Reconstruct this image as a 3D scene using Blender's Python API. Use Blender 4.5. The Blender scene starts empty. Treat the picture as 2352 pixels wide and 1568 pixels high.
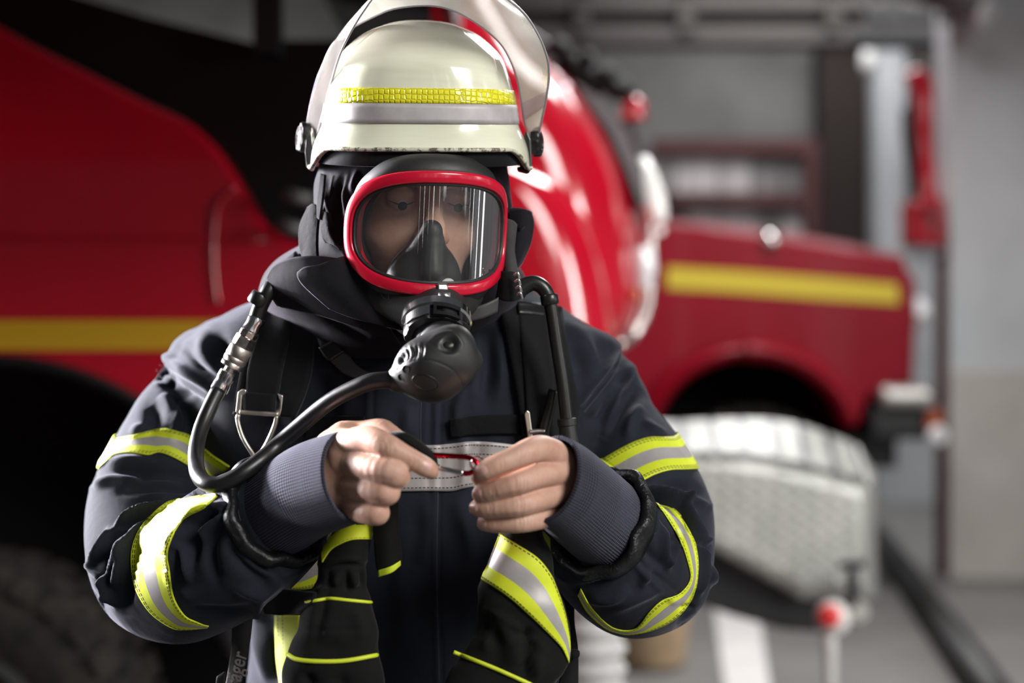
import bpy, bmesh, math, random
import numpy as np
from mathutils import Vector, Matrix
from mathutils.bvhtree import BVHTree

random.seed(7); np.random.seed(7)
SC = bpy.context.scene
COL = SC.collection
F = 2352 * 50.0 / 36.0            # focal length in pixels of a 50 mm lens
CAMZ = 1.5

def P(px, py, d):
    """a point of the place: pixel direction and its real distance from the camera plane"""
    return np.array(((px - 1176.0) / F * d, d, CAMZ - (py - 784.0) / F * d))

def PP(pts):
    return np.array([P(*p[:3]) for p in pts])

def lerp(a, b, t): return a + (b - a) * t

# ------------------------------------------------------------------ interpolation
def crom(pts, n, closed=False):
    """Catmull-Rom through pts (k,m) -> n samples, roughly even in chord length"""
    p = np.asarray(pts, float)
    if closed: p = np.vstack([p[-1], p, p[0], p[1]])
    else: p = np.vstack([2 * p[0] - p[1], p, 2 * p[-1] - p[-2]])
    k = len(p) - 3
    seg = np.linalg.norm(p[2:-1] - p[1:-2], axis=1) + 1e-9
    cum = np.concatenate([[0], np.cumsum(seg)])
    s = np.linspace(0, cum[-1], n, endpoint=not closed)
    i = np.clip(np.searchsorted(cum, s, side='right') - 1, 0, k - 1)
    t = ((s - cum[i]) / seg[i])[:, None]
    p0, p1, p2, p3 = p[i], p[i + 1], p[i + 2], p[i + 3]
    return 0.5 * (2 * p1 + (p2 - p0) * t + (2 * p0 - 5 * p1 + 4 * p2 - p3) * t ** 2 + (3 * p1 - p0 - 3 * p2 + p3) * t ** 3)

def plin(pts, n):
    p = np.asarray(pts, float)
    seg = np.linalg.norm(p[1:] - p[:-1], axis=1) + 1e-9
    cum = np.concatenate([[0], np.cumsum(seg)]) / seg.sum()
    s = np.linspace(0, 1, n)
    return np.stack([np.interp(s, cum, p[:, j]) for j in range(p.shape[1])], 1)

# ------------------------------------------------------------------ object making
def tag(o, label=None, cat=None, group=None, kind=None):
    if label: o['label'] = label
    if cat: o['category'] = cat
    if group: o['group'] = group
    if kind: o['kind'] = kind
    return o

def thing(name, label, cat, loc=(0, 0, 0), group=None):
    o = bpy.data.objects.new(name, None); COL.objects.link(o)
    o.location = loc; o.empty_display_size = .05
    return tag(o, label, cat, group)

def origin_of(o):
    v = np.zeros(3)
    while o is not None:
        v += np.array(o.location); o = o.parent
    return v

def obj(name, verts, faces, mat, parent=None, smooth=True, uv=None, loc=None, label=None):
    verts = np.asarray(verts, float)
    if parent is not None: off = origin_of(parent)
    else: off = np.zeros(3) if loc is None else np.array(loc, float)
    me = bpy.data.meshes.new(name)
    me.from_pydata((verts - off).tolist(), [], [tuple(int(i) for i in f) for f in faces])
    if uv is not None:
        l = me.uv_layers.new(name='UVMap')
        vi = np.empty(len(me.loops), np.int32); me.loops.foreach_get('vertex_index', vi)
        l.data.foreach_set('uv', np.asarray(uv, np.float32)[vi].ravel())
    me.materials.append(mat)
    if smooth: me.polygons.foreach_set('use_smooth', [True] * len(me.polygons))
    me.update()
    o = bpy.data.objects.new(name, me); COL.objects.link(o)
    if parent is not None: o.parent = parent
    else: o.location = off
    if label: o['label'] = label
    return o

def bm_fix(o):
    bm = bmesh.new(); bm.from_mesh(o.data)
    bmesh.ops.recalc_face_normals(bm, faces=bm.faces)
    bm.to_mesh(o.data); bm.free(); o.data.update()
    return o

def solid(o, t, off=-1.0):
    m = o.modifiers.new('thickness', 'SOLIDIFY'); m.thickness = t; m.offset = off
    return o

def bevel(o, w, seg=2, ang=35):
    m = o.modifiers.new('bevel', 'BEVEL'); m.width = w; m.segments = seg
    m.limit_method = 'ANGLE'; m.angle_limit = math.radians(ang)
    return o

def sub(o, n=1):
    m = o.modifiers.new('subdivision', 'SUBSURF'); m.levels = n; m.render_levels = n
    return o

class MB:
    """collects shapes that make up ONE mesh"""
    def __init__(s): s.v = []; s.f = []; s.uv = []
    def add(s, v, f):
        o = len(s.v); s.v += [tuple(map(float, x)) for x in v]; s.f += [tuple(int(i) + o for i in q) for q in f]
        return s
    def box(s, lo, hi):
        x0, y0, z0 = lo; x1, y1, z1 = hi
        v = [(x0, y0, z0), (x1, y0, z0), (x1, y1, z0), (x0, y1, z0), (x0, y0, z1), (x1, y0, z1), (x1, y1, z1), (x0, y1, z1)]
        return s.add(v, [(0, 3, 2, 1), (4, 5, 6, 7), (0, 1, 5, 4), (1, 2, 6, 5), (2, 3, 7, 6), (3, 0, 4, 7)])
    def prism(s, pts, vec):
        """polygon pts (3D, planar) pushed along vec"""
        p = np.asarray(pts, float); n = len(p); q = p + np.asarray(vec, float)
        f = [tuple(range(n)), tuple(range(2 * n - 1, n - 1, -1))]
        f += [(i, i + n, (i + 1) % n + n, (i + 1) % n) for i in range(n)]
        return s.add(np.vstack([p, q]), f)
    def build(s, name, mat, parent=None, smooth=False, fix=True, loc=None):
        o = obj(name, s.v, s.f, mat, parent, smooth, loc=loc)
        return bm_fix(o) if fix else o

def frames(pts, ref=(0, 0, 1)):
    p = np.asarray(pts, float)
    t = np.gradient(p, axis=0); t /= np.linalg.norm(t, axis=1)[:, None] + 1e-12
    r = np.array(ref, float)
    if abs(np.dot(r, t[0])) > .95: r = np.array((1., 0, 0))
    n = np.zeros_like(p); v = r - np.dot(r, t[0]) * t[0]; n[0] = v / np.linalg.norm(v)
    for i in range(1, len(p)):
        v = n[i - 1] - np.dot(n[i - 1], t[i]) * t[i]; n[i] = v / (np.linalg.norm(v) + 1e-12)
    return t, n, np.cross(t, n)

def sweep_vf(pts, r, n=14, r2=None, caps=True, closed=False, ref=(0, 0, 1), rot=0):
    p = np.asarray(pts, float); k = len(p)
    t, a, b = frames(p, ref)
    r = np.broadcast_to(np.asarray(r, float), (k,)); r2 = r if r2 is None else np.broadcast_to(np.asarray(r2, float), (k,))
    th = np.linspace(0, 2 * np.pi, n, endpoint=False) + rot
    v = p[:, None] + a[:, None] * (np.cos(th)[None, :, None] * r[:, None, None]) + b[:, None] * (np.sin(th)[None, :, None] * r2[:, None, None])
    f = []
    m = k if closed else k - 1
    for i in range(m):
        j2 = (i + 1) % k
        for j in range(n):
            f.append((i * n + j, i * n + (j + 1) % n, j2 * n + (j + 1) % n, j2 * n + j))
    v = v.reshape(-1, 3)
    if caps and not closed:
        f.append(tuple(range(n - 1, -1, -1))); f.append(tuple(range((k - 1) * n, k * n)))
    uv = np.stack([np.repeat(np.linspace(0, 1, k), n), np.tile(np.linspace(0, 1, n, endpoint=False), k)], 1)
    return v, f, uv

def tube(name, pts, r, mat, parent=None, n=14, m=None, r2=None, caps=True, closed=False, label=None, smooth_path=True, ref=(0, 0, 1)):
    p = np.asarray(pts, float)
    if smooth_path:
        m = m or 6 * len(p)
        rr = np.broadcast_to(np.asarray(r, float), (len(p),))
        rr2 = rr if r2 is None else np.broadcast_to(np.asarray(r2, float), (len(p),))
        q = crom(np.column_stack([p, rr, rr2]), m, closed)
        p, r, r2 = q[:, :3], q[:, 3], q[:, 4]
    v, f, uv = sweep_vf(p, r, n, r2, caps, closed, ref)
    return obj(name, v, f, mat, parent, True, uv, label=label)

def lathe_vf(c, axis, prof, n=24, ref=(0, 0, 1)):
    """prof: list of (distance along axis, radius)"""
    c = np.asarray(c, float); ax = np.asarray(axis, float); ax = ax / np.linalg.norm(ax)
    r = np.array(ref, float)
    if abs(np.dot(r, ax)) > .95: r = np.array((1., 0, 0))
    a = r - np.dot(r, ax) * ax; a /= np.linalg.norm(a); b = np.cross(ax, a)
    th = np.linspace(0, 2 * np.pi, n, endpoint=False)
    v = []
    for (s, q) in prof:
        for x in th: v.append(c + ax * s + (a * math.cos(x) + b * math.sin(x)) * q)
    k = len(prof); f = []
    for i in range(k - 1):
        for j in range(n):
            f.append((i * n + j, i * n + (j + 1) % n, (i + 1) * n + (j + 1) % n, (i + 1) * n + j))
    f.append(tuple(range(n - 1, -1, -1))); f.append(tuple(range((k - 1) * n, k * n)))
    return v, f

def lathe(name, c, axis, prof, mat, parent=None, n=24, bev=0, smooth=True, label=None):
    v, f = lathe_vf(c, axis, prof, n)
    o = bm_fix(obj(name, v, f, mat, parent, smooth, label=label))
    if smooth: sharp(o)
    if bev: bevel(o, bev)
    return o

def sharp(o, ang=40):
    """keep hard creases hard on smooth-shaded meshes"""
    m = o.modifiers.new('edge split', 'EDGE_SPLIT'); m.split_angle = math.radians(ang)
    return o

def grid_faces(nu, nv, wrap=False):
    f = []
    for i in range(nu - 1):
        for j in range(nv if wrap else nv - 1):
            j2 = (j + 1) % nv
            f.append((i * nv + j, i * nv + j2, (i + 1) * nv + j2, (i + 1) * nv + j))
    return f

def patch_pts(rows, nu, nv):
    """rows of (px,py,d) control points -> smooth grid nu x nv of world points"""
    R = [crom(np.array([P(*q) for q in r]), nv) for r in rows]
    R = np.array(R)                       # (k, nv, 3)
    return np.stack([crom(R[:, j], nu) if len(R) > 2 else plin(R[:, j], nu) for j in range(nv)], 1)

def patch(name, rows, mat, parent=None, nu=24, nv=24, t=.003, off=-1.0, label=None):
    g = patch_pts(rows, nu, nv)
    uv = np.stack(np.meshgrid(np.linspace(0, 1, nu), np.linspace(0, 1, nv), indexing='ij'), -1).reshape(-1, 2)
    o = obj(name, g.reshape(-1, 3), grid_faces(nu, nv), mat, parent, True, uv, label=label)
    if t: solid(o, t, off)
    return o

# ------------------------------------------------------------------ distance fields -> one skin
class Field:
    def __init__(s, lo, hi, h):
        s.h = h; s.lo = np.array(lo, float)
        s.n = [int(math.ceil((hi[i] - lo[i]) / h)) + 1 for i in range(3)]
        s.ax = [s.lo[i] + h * np.arange(s.n[i]) for i in range(3)]
        s.f = np.full(s.n, .1, np.float32)
    def region(s, lo, hi):
        sl = []
        for i in range(3):
            a = int(np.clip(np.floor((lo[i] - s.lo[i]) / s.h), 0, s.n[i])); b = int(np.clip(np.ceil((hi[i] - s.lo[i]) / s.h) + 1, 0, s.n[i]))
            sl.append(slice(a, b))
        X = s.ax[0][sl[0]][:, None, None]; Y = s.ax[1][sl[1]][None, :, None]; Z = s.ax[2][sl[2]][None, None, :]
        return tuple(sl), X, Y, Z
    def put(s, fn, lo, hi, k=.004, mode='u'):
        m = abs(k) + 3 * s.h
        sl, X, Y, Z = s.region(np.array(lo) - m, np.array(hi) + m)
        if any(q.stop <= q.start for q in sl): return s
        d = fn(X, Y, Z).astype(np.float32); a = s.f[sl]
        if mode == 'u':
            if k <= 0: s.f[sl] = np.minimum(a, d)
            else:
                h = np.clip(.5 + .5 * (d - a) / k, 0, 1); s.f[sl] = d + (a - d) * h - k * h * (1 - h)
        else:                              # subtract
            d = -d
            if k <= 0: s.f[sl] = np.maximum(a, d)
            else:
                h = np.clip(.5 - .5 * (d - a) / k, 0, 1); s.f[sl] = d + (a - d) * h + k * h * (1 - h)
        return s
    def cone(s, a, ra, b, rb, k=.004, mode='u'):
        a = np.asarray(a, float); b = np.asarray(b, float); ab = b - a; L = float(np.dot(ab, ab)) + 1e-12
        def fn(X, Y, Z):
            t = np.clip(((X - a[0]) * ab[0] + (Y - a[1]) * ab[1] + (Z - a[2]) * ab[2]) / L, 0, 1)
            return np.sqrt((X - a[0] - t * ab[0]) ** 2 + (Y - a[1] - t * ab[1]) ** 2 + (Z - a[2] - t * ab[2]) ** 2) - (ra + (rb - ra) * t)
        r = max(ra, rb)
        return s.put(fn, np.minimum(a, b) - r, np.maximum(a, b) + r, k, mode)
    def chain(s, pts, k=.004, mode='u', m=None):
        """pts (x,y,z,r)"""
        q = np.asarray(pts, float)
        if m: q = crom(q, m)
        for i in range(len(q) - 1): s.cone(q[i, :3], q[i, 3], q[i + 1, :3], q[i + 1, 3], k, mode)
        return s
    def ell(s, c, r, k=.004, mode='u', R=None):
        c = np.asarray(c, float); r = np.asarray(r, float); R = np.eye(3) if R is None else np.asarray(R)
        def fn(X, Y, Z):
            x, y, z = X - c[0], Y - c[1], Z - c[2]
            u = R[0, 0] * x + R[0, 1] * y + R[0, 2] * z; v = R[1, 0] * x + R[1, 1] * y + R[1, 2] * z; w = R[2, 0] * x + R[2, 1] * y + R[2, 2] * z
            k0 = np.sqrt((u / r[0]) ** 2 + (v / r[1]) ** 2 + (w / r[2]) ** 2); k1 = np.sqrt((u / r[0] ** 2) ** 2 + (v / r[1] ** 2) ** 2 + (w / r[2] ** 2) ** 2)
            return k0 * (k0 - 1) / (k1 + 1e-9)
        m = r.max()
        return s.put(fn, c - m, c + m, k, mode)
    def cut(s, c, n):
        """remove everything beyond plane (c, n)"""
        n = np.asarray(n, float) / np.linalg.norm(n)
        X = s.ax[0][:, None, None]; Y = s.ax[1][None, :, None]; Z = s.ax[2][None, None, :]
        s.f = np.maximum(s.f, ((X - c[0]) * n[0] + (Y - c[1]) * n[1] + (Z - c[2]) * n[2]).astype(np.float32))
        return s
    def mesh(s, smooth=2):
        f = s.f; S = f < 0; h = s.h
        c = np.zeros([n - 1 for n in f.shape], np.uint8)
        for i in (0, 1):
            for j in (0, 1):
                for k in (0, 1):
                    c += S[i:f.shape[0] - 1 + i, j:f.shape[1] - 1 + j, k:f.shape[2] - 1 + k]
        act = (c > 0) & (c < 8)
        idx = np.full(act.shape, -1, np.int32); ijk = np.argwhere(act); n = len(ijk); idx[act] = np.arange(n)
        acc = np.zeros((n, 3)); cnt = np.zeros(n)
        for ax in range(3):
            o = [x for x in range(3) if x != ax]
            for u in (0, 1):
                for w in (0, 1):
                    o1 = np.zeros(3, int); o1[o[0]] = u; o1[o[1]] = w; o2 = o1.copy(); o2[ax] = 1
                    p1 = ijk + o1; p2 = ijk + o2
                    v1 = f[p1[:, 0], p1[:, 1], p1[:, 2]]; v2 = f[p2[:, 0], p2[:, 1], p2[:, 2]]
                    m = (v1 < 0) != (v2 < 0); t = v1[m] / (v1[m] - v2[m])
                    pos = np.tile(o1.astype(float), (m.sum(), 1)); pos[:, ax] += t
                    acc[m] += pos; cnt[m] += 1
        V = s.lo + h * (ijk + acc / cnt[:, None])
        Q = []
        for ax in range(3):
            a1, a2 = [(1, 2), (2, 0), (0, 1)][ax]
            A = np.moveaxis(S, (ax, a1, a2), (0, 1, 2)); I = np.moveaxis(idx, (ax, a1, a2), (0, 1, 2))
            m = A[:-1] != A[1:]; m = m[:, 1:-1, 1:-1]
            e = np.argwhere(m); i, j, k = e[:, 0], e[:, 1], e[:, 2]
            q = np.stack([I[i, j, k], I[i, j + 1, k], I[i, j + 1, k + 1], I[i, j, k + 1]], 1)
            ins = A[:-1][:, 1:-1, 1:-1][i, j, k]
            q[~ins] = q[~ins][:, ::-1]
            Q.append(q)
        Q = np.vstack(Q); Q = Q[(Q >= 0).all(1)]
        for _ in range(smooth): V = relax(V, Q, .5)
        return V, Q

def relax(V, Q, w=.5):
    e = np.vstack([Q[:, [0, 1]], Q[:, [1, 2]], Q[:, [2, 3]], Q[:, [3, 0]]])
    n = len(V); cnt = np.bincount(e.ravel(), minlength=n).astype(float)
    out = np.empty_like(V)
    for c in range(3):
        out[:, c] = np.bincount(e[:, 0], V[e[:, 1], c], n) + np.bincount(e[:, 1], V[e[:, 0], c], n)
    return V + w * (out / np.maximum(cnt, 1)[:, None] - V)

def vnormals(V, Q):
    n = np.cross(V[Q[:, 2]] - V[Q[:, 0]], V[Q[:, 3]] - V[Q[:, 1]])
    N = np.zeros_like(V)
    for j in range(4):
        for c in range(3): N[:, c] += np.bincount(Q[:, j], n[:, c], len(V))
    return N / (np.linalg.norm(N, axis=1)[:, None] + 1e-12)

def to_px(V):
    d = V[:, 1]
    return np.stack([1176 + V[:, 0] / d * F, 784 - (V[:, 2] - CAMZ) / d * F], 1)

CAM = Vector((0, 0, CAMZ))
def bvh(V, Q): return BVHTree.FromPolygons([tuple(v) for v in V], [tuple(int(i) for i in q) for q in Q])

def visible(V, tree, eps=.006):
    m = np.zeros(len(V), bool)
    for i, v in enumerate(V):
        d = Vector(v) - CAM; L = d.length
        h = tree.ray_cast(CAM, d / L)
        m[i] = h[0] is None or h[3] > L - eps
    return m

def creases(V, Q, folds, vis):
    """cloth folds and seams: each a line over the cloth (pixels) with height in mm and width in pixels"""
    N = vnormals(V, Q); px = to_px(V); D = np.zeros(len(V))
    for fo in folds:
        pts, amp, w = fo[0], fo[1], fo[2]; flat = len(fo) > 3 and fo[3] == 'seam'
        p = crom(np.array(pts, float), max(8, 6 * len(pts))) if len(pts) > 2 else plin(pts, 8)
        lo = p.min(0) - 3.5 * w; hi = p.max(0) + 3.5 * w
        m = vis & (px[:, 0] > lo[0]) & (px[:, 0] < hi[0]) & (px[:, 1] > lo[1]) & (px[:, 1] < hi[1])
        q = px[m]
        if not len(q): continue
        best = np.full(len(q), 1e9); par = np.zeros(len(q)); k = len(p) - 1
        for i in range(k):
            ab = p[i + 1] - p[i]; t = np.clip(((q - p[i]) @ ab) / (ab @ ab + 1e-9), 0, 1)
            d = np.linalg.norm(q - p[i] - t[:, None] * ab, axis=1)
            u = d < best; best[u] = d[u]; par[u] = (i + t[u]) / k
        tap = 1.0 if flat else np.sin(np.pi * np.clip(par, .02, .98)) ** .6
        D[m] += amp * .001 * tap * np.exp(-(best / w) ** 2 * (1.0 if flat else .7))
    return V + N * D[:, None]

def depth_at(tree, px, py, default):
    d = Vector(P(px, py, 1.0)) - CAM; d.normalize()
    h = tree.ray_cast(CAM, d)
    return float(h[0].y) if h[0] is not None else default

def strip_pts(tree, A, B, nu, nv, off, smooth=0, default=None, crv=True):
    fn = crom if crv else plin
    a = fn(np.array(A, float), nu) if len(A) > 2 else plin(A, nu); b = fn(np.array(B, float), nu) if len(B) > 2 else plin(B, nu)
    G = np.zeros((nu, nv)); PX = np.zeros((nu, nv, 2))
    for j in range(nv):
        PX[:, j] = a + (b - a) * (j / (nv - 1))
    for i in range(nu):
        for j in range(nv): G[i, j] = depth_at(tree, PX[i, j, 0], PX[i, j, 1], np.nan)
    # where the ray passes beside the cloth, take the nearest found depth
    if np.isnan(G).any():
        ok = np.argwhere(~np.isnan(G))
        for i, j in np.argwhere(np.isnan(G)):
            if len(ok):
                k = ok[np.argmin(((ok - (i, j)) ** 2).sum(1))]; G[i, j] = G[k[0], k[1]]
            else: G[i, j] = default or 1.6
    for _ in range(smooth):
        H = np.pad(G, 1, mode='edge'); G = np.minimum(G, .25 * (H[:-2, 1:-1] + H[2:, 1:-1] + H[1:-1, :-2] + H[1:-1, 2:]))
        H = np.pad(G, 1, mode='edge'); G = .5 * G + .125 * (H[:-2, 1:-1] + H[2:, 1:-1] + H[1:-1, :-2] + H[1:-1, 2:])
    G = G - off
    return np.stack([np.stack([P(PX[i, j, 0], PX[i, j, 1], G[i, j]) for j in range(nv)]) for i in range(nu)])

def extend(A, e):
    A = np.array(A, float)
    def ex(a, b):
        d = a - b; return a + d / (np.linalg.norm(d) + 1e-9) * e
    return np.vstack([ex(A[0], A[1]), A, ex(A[-1], A[-2])])

def strip(name, tree, A, B, mat, parent, nu=60, nv=8, off=.0015, t=.0015, smooth=0, label=None, crv=True, wrap=False, ext=0):
    """a band sewn on a cloth: A and B are its two long edges as the photo shows them; it lies on the cloth itself"""
    if ext:                                    # run the band out to the outline of the sleeve
        A, B = extend(A, ext), extend(B, ext); nu += 30
    g = strip_pts(tree, A, B, nu, nv, off, smooth, crv=crv)
    if ext:
        px = to_px(g.reshape(-1, 3)); ok = np.zeros(len(px), bool)
        for i, q in enumerate(px):
            ok[i] = not np.isnan(depth_at(tree, q[0], q[1], np.nan))
        ok = ok.reshape(len(g), nv).all(1); dj = np.abs(np.diff(g[:, :, 1], axis=0)).max(1)
        mid = len(g) // 2; i0 = mid; i1 = mid
        while i0 > 0 and ok[i0 - 1] and dj[i0 - 1] < .03: i0 -= 1
        while i1 < len(g) - 1 and ok[i1 + 1] and dj[i1] < .03: i1 += 1
        g = g[i0:i1 + 1]
    if wrap:                                   # carry the band on round the back of the sleeve
        back = []
        a0, a1 = g[-1], g[0]
        for s in np.linspace(0, 1, 22)[1:-1]:
            row = []
            for j in range(nv):
                c = .5 * (a0[j] + a1[j]); ch = a0[j] - a1[j]; L = np.linalg.norm(ch) + 1e-9; ch = ch / L
                dr = ch * math.cos(math.pi * s) + np.array((0, 1., 0)) * math.sin(math.pi * s)
                o = c + dr * (.5 * L + .12)
                h = tree.ray_cast(Vector(o), Vector(-dr))
                q = np.array(h[0]) + dr * off if h[0] is not None and (np.array(h[0]) - c) @ dr > 0 else c + dr * .5 * L
                row.append(q)
            back.append(row)
        g = np.concatenate([g, np.array(back), g[:1]], 0)
    n = len(g)
    seg = np.linalg.norm(np.diff(g[:, nv // 2], axis=0), axis=1); cum = np.concatenate([[0], np.cumsum(seg)])
    uv = np.stack([np.repeat(cum, nv), np.tile(np.linspace(0, 1, nv), n)], 1)
    v = g.reshape(-1, 3); f = grid_faces(n, nv)
    # face the viewer's side
    a, b, c = v[f[0][0]], v[f[0][1]], v[f[0][2]]
    if np.dot(np.cross(b - a, c - a), v[f[0][0]] - np.array(CAM)) > 0: f = [q[::-1] for q in f]
    o = obj(name, v, f, mat, parent, True, uv, label=label)
    if t: solid(o, t, 1.0)
    return o

def on_line(tree, pts, m, off):
    q = crom(np.array(pts, float), m) if len(pts) > 2 else plin(pts, m)
    d = np.array([depth_at(tree, a, b, np.nan) for a, b in q])
    if np.isnan(d).any():
        ok = ~np.isnan(d); d = np.interp(np.arange(m), np.arange(m)[ok], d[ok]) if ok.any() else np.full(m, 1.6)
    return np.array([P(q[i, 0], q[i, 1], d[i] - off) for i in range(m)])

def cord(name, tree, pts, r, mat, parent, m=50, off=.0, n=8, label=None):
    return tube(name, on_line(tree, pts, m, off), r, mat, parent, n=n, smooth_path=False, label=label)

def rotz(a): c, s = math.cos(a), math.sin(a); return np.array(((c, -s, 0), (s, c, 0), (0, 0, 1)))
def rotx(a): c, s = math.cos(a), math.sin(a); return np.array(((1, 0, 0), (0, c, -s), (0, s, c)))

# ------------------------------------------------------------------ materials
def S(r, g, b):
    """display colour 0-255 -> linear"""
    return tuple((c / 255 / 12.92 if c / 255 <= .04045 else ((c / 255 + .055) / 1.055) ** 2.4) for c in (r, g, b))

class M:
    def __init__(s, name, col=(.5, .5, .5), rough=.5, metal=0, spec=.5, **kw):
        s.m = bpy.data.materials.new(name); s.m.use_nodes = True; s.nt = s.m.node_tree; s.N = s.nt.nodes; s.L = s.nt.links
        s.b = s.N['Principled BSDF']; s.b.inputs['Base Color'].default_value = (*col, 1)
        s.b.inputs['Roughness'].default_value = rough; s.b.inputs['Metallic'].default_value = metal; s.b.inputs['Specular IOR Level'].default_value = spec
        for k, v in kw.items():
            k = k.replace('_', ' '); s.b.inputs[k].default_value = v
        s._co = None; s.bn = None
    def node(s, t, **kw):
        n = s.N.new(t)
        for k, v in kw.items(): setattr(n, k, v)
        return n
    def co(s, which='Object', scale=None, rot=None):
        c = s.node('ShaderNodeTexCoord').outputs[which]
        if scale or rot:
            m = s.node('ShaderNodeMapping'); s.L.new(c, m.inputs[0])
            if scale: m.inputs['Scale'].default_value = scale
            if rot: m.inputs['Rotation'].default_value = rot
            c = m.outputs[0]
        return c
    def noise(s, scale, detail=4, rough=.5, co=None, dist=0):
        n = s.node('ShaderNodeTexNoise'); n.inputs['Scale'].default_value = scale; n.inputs['Detail'].default_value = detail
        n.inputs['Roughness'].default_value = rough; n.inputs['Distortion'].default_value = dist
        s.L.new(co if co is not None else s.co(), n.inputs['Vector']); return n.outputs['Fac']
    def wave(s, scale, co, dirn='X', dist=0, typ='BANDS', prof='SIN'):
        n = s.node('ShaderNodeTexWave', wave_type=typ, wave_profile=prof)
        if typ == 'BANDS': n.bands_direction = dirn
        n.inputs['Scale'].default_value = scale; n.inputs['Distortion'].default_value = dist; s.L.new(co, n.inputs['Vector']); return n.outputs['Fac']
    def ramp(s, fac, stops, interp='LINEAR'):
        n = s.node('ShaderNodeValToRGB'); n.color_ramp.interpolation = interp; e = n.color_ramp.elements
        while len(e) < len(stops): e.new(.5)
        for i, (p, c) in enumerate(stops):
            e[i].position = p; e[i].color = (*c, 1) if len(c) == 3 else c
        s.L.new(fac, n.inputs[0]); return n.outputs[0]
    def math(s, op, a, b=None, c=None):
        n = s.node('ShaderNodeMath', operation=op)
        for i, x in enumerate((a, b, c)):
            if x is None: continue
            if isinstance(x, (int, float)): n.inputs[i].default_value = x
            else: s.L.new(x, n.inputs[i])
        return n.outputs[0]
    def mix(s, fac, a, b, typ='MIX'):
        n = s.node('ShaderNodeMix', data_type='RGBA', blend_type=typ)
        for k, x in (('Factor', fac),):
            if isinstance(x, (int, float)): n.inputs[0].default_value = x
            else: s.L.new(x, n.inputs[0])
        for i, x in ((6, a), (7, b)):
            if isinstance(x, tuple): n.inputs[i].default_value = (*x, 1) if len(x) == 3 else x
            else: s.L.new(x, n.inputs[i])
        return n.outputs[2]
    def col(s, out): s.L.new(out, s.b.inputs['Base Color']); return s
    def inp(s, name, out): s.L.new(out, s.b.inputs[name]); return s
    def bump(s, h, strength=.3, dist=.001):
        n = s.node('ShaderNodeBump'); n.inputs['Strength'].default_value = strength; n.inputs['Distance'].default_value = dist
        s.L.new(h, n.inputs['Height'])
        if s.bn is not None: s.L.new(s.bn, n.inputs['Normal'])
        s.bn = n.outputs[0]; s.L.new(s.bn, s.b.inputs['Normal']); return s
    def sepuv(s):
        n = s.node('ShaderNodeSeparateXYZ'); s.L.new(s.co('UV'), n.inputs[0]); return n.outputs[0], n.outputs[1]
# ================================================================== MATERIALS
def cloth(name, col, sheen=.35, scale=1400, tint=(.85, .84, 1.0), rough=.9, wr=.25, fade=.35):
    m = M(name, col, rough, 0, .2)
    m.b.inputs['Sheen Weight'].default_value = sheen; m.b.inputs['Sheen Roughness'].default_value = .35; m.b.inputs['Sheen Tint'].default_value = (*tint, 1)
    c = m.co()
    n1 = m.noise(9, 5, .6, c); n2 = m.noise(scale, 2, .5, c); n3 = m.noise(60, 4, .6, c)
    lo = tuple(x * (1 - fade) for x in col); hi = tuple(x * (1 + fade) for x in col)
    m.col(m.mix(n2, m.ramp(n1, [(.3, lo), (.7, hi)]), m.ramp(n1, [(.3, hi), (.7, tuple(x * 1.5 for x in hi))])))
    m.bump(n3, wr, .003); m.bump(n2, .35, .0006)
    return m
m_navy = cloth('navy cloth', (.0105, .0122, .0185), sheen=.16).m
m_hood = cloth('dark flash hood cloth', (.0075, .0070, .0090), sheen=.22, tint=(.9, .8, 1.0)).m
m_velcro = cloth('black hook tape', (.004, .004, .0045), sheen=.1, scale=700, wr=.6).m
m_black_cloth = cloth('black glove suede', (.0042, .0042, .0042), sheen=.12, scale=900, tint=(1, .95, .9)).m
m_strapc = cloth('black webbing', (.0065, .0065, .007), sheen=.12, scale=1600).m
m_wear = cloth('worn grey webbing', (.035, .034, .034), sheen=.2, scale=1600).m
m_trouser = cloth('navy trouser cloth', (.011, .013, .019)).m

def knit():
    m = M('navy rib knit', (.018, .020, .030), .95, 0, .15)
    m.b.inputs['Sheen Weight'].default_value = .25; m.b.inputs['Sheen Tint'].default_value = (.8, .78, 1, 1)
    u, v = m.sepuv()
    r = m.math('SINE', m.math('MULTIPLY', v, 6.2832 * 92)); k = m.math('SINE', m.math('MULTIPLY', u, 6.2832 * 64))
    h = m.math('ADD', r, m.math('MULTIPLY', k, .6))
    m.col(m.ramp(m.math('MULTIPLY_ADD', h, .3, .5), [(.15, (.007, .008, .012)), (.85, (.038, .040, .056))]))
    m.bump(m.noise(500, 3), .3, .0008); m.bump(h, .7, .0012)
    return m.m
m_knit = knit()

def leather(name, col, rough=.33):
    m = M(name, col, rough, 0, .5)
    c = m.co(); m.bump(m.noise(45, 4, .6, c), .5, .006); m.bump(m.noise(130, 4, .65, c, 1.5), .45, .003); m.bump(m.noise(420, 3, .5, c), .15, .0008)
    m.inp('Roughness', m.ramp(m.noise(30, 3, .5, c), [(.3, (rough * .8,) * 3), (.7, (rough * 1.3,) * 3)]))
    return m.m
m_leather = leather('black coated lining', (.008, .008, .0085))

def dashes(m, u, v, at, w=.012, period=.0045):
    line = m.math('LESS_THAN', m.math('ABSOLUTE', m.math('SUBTRACT', v, at)), w)
    dash = m.math('LESS_THAN', m.math('FRACT', m.math('DIVIDE', u, period)), .68)
    return m.math('MULTIPLY', line, dash)

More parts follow.
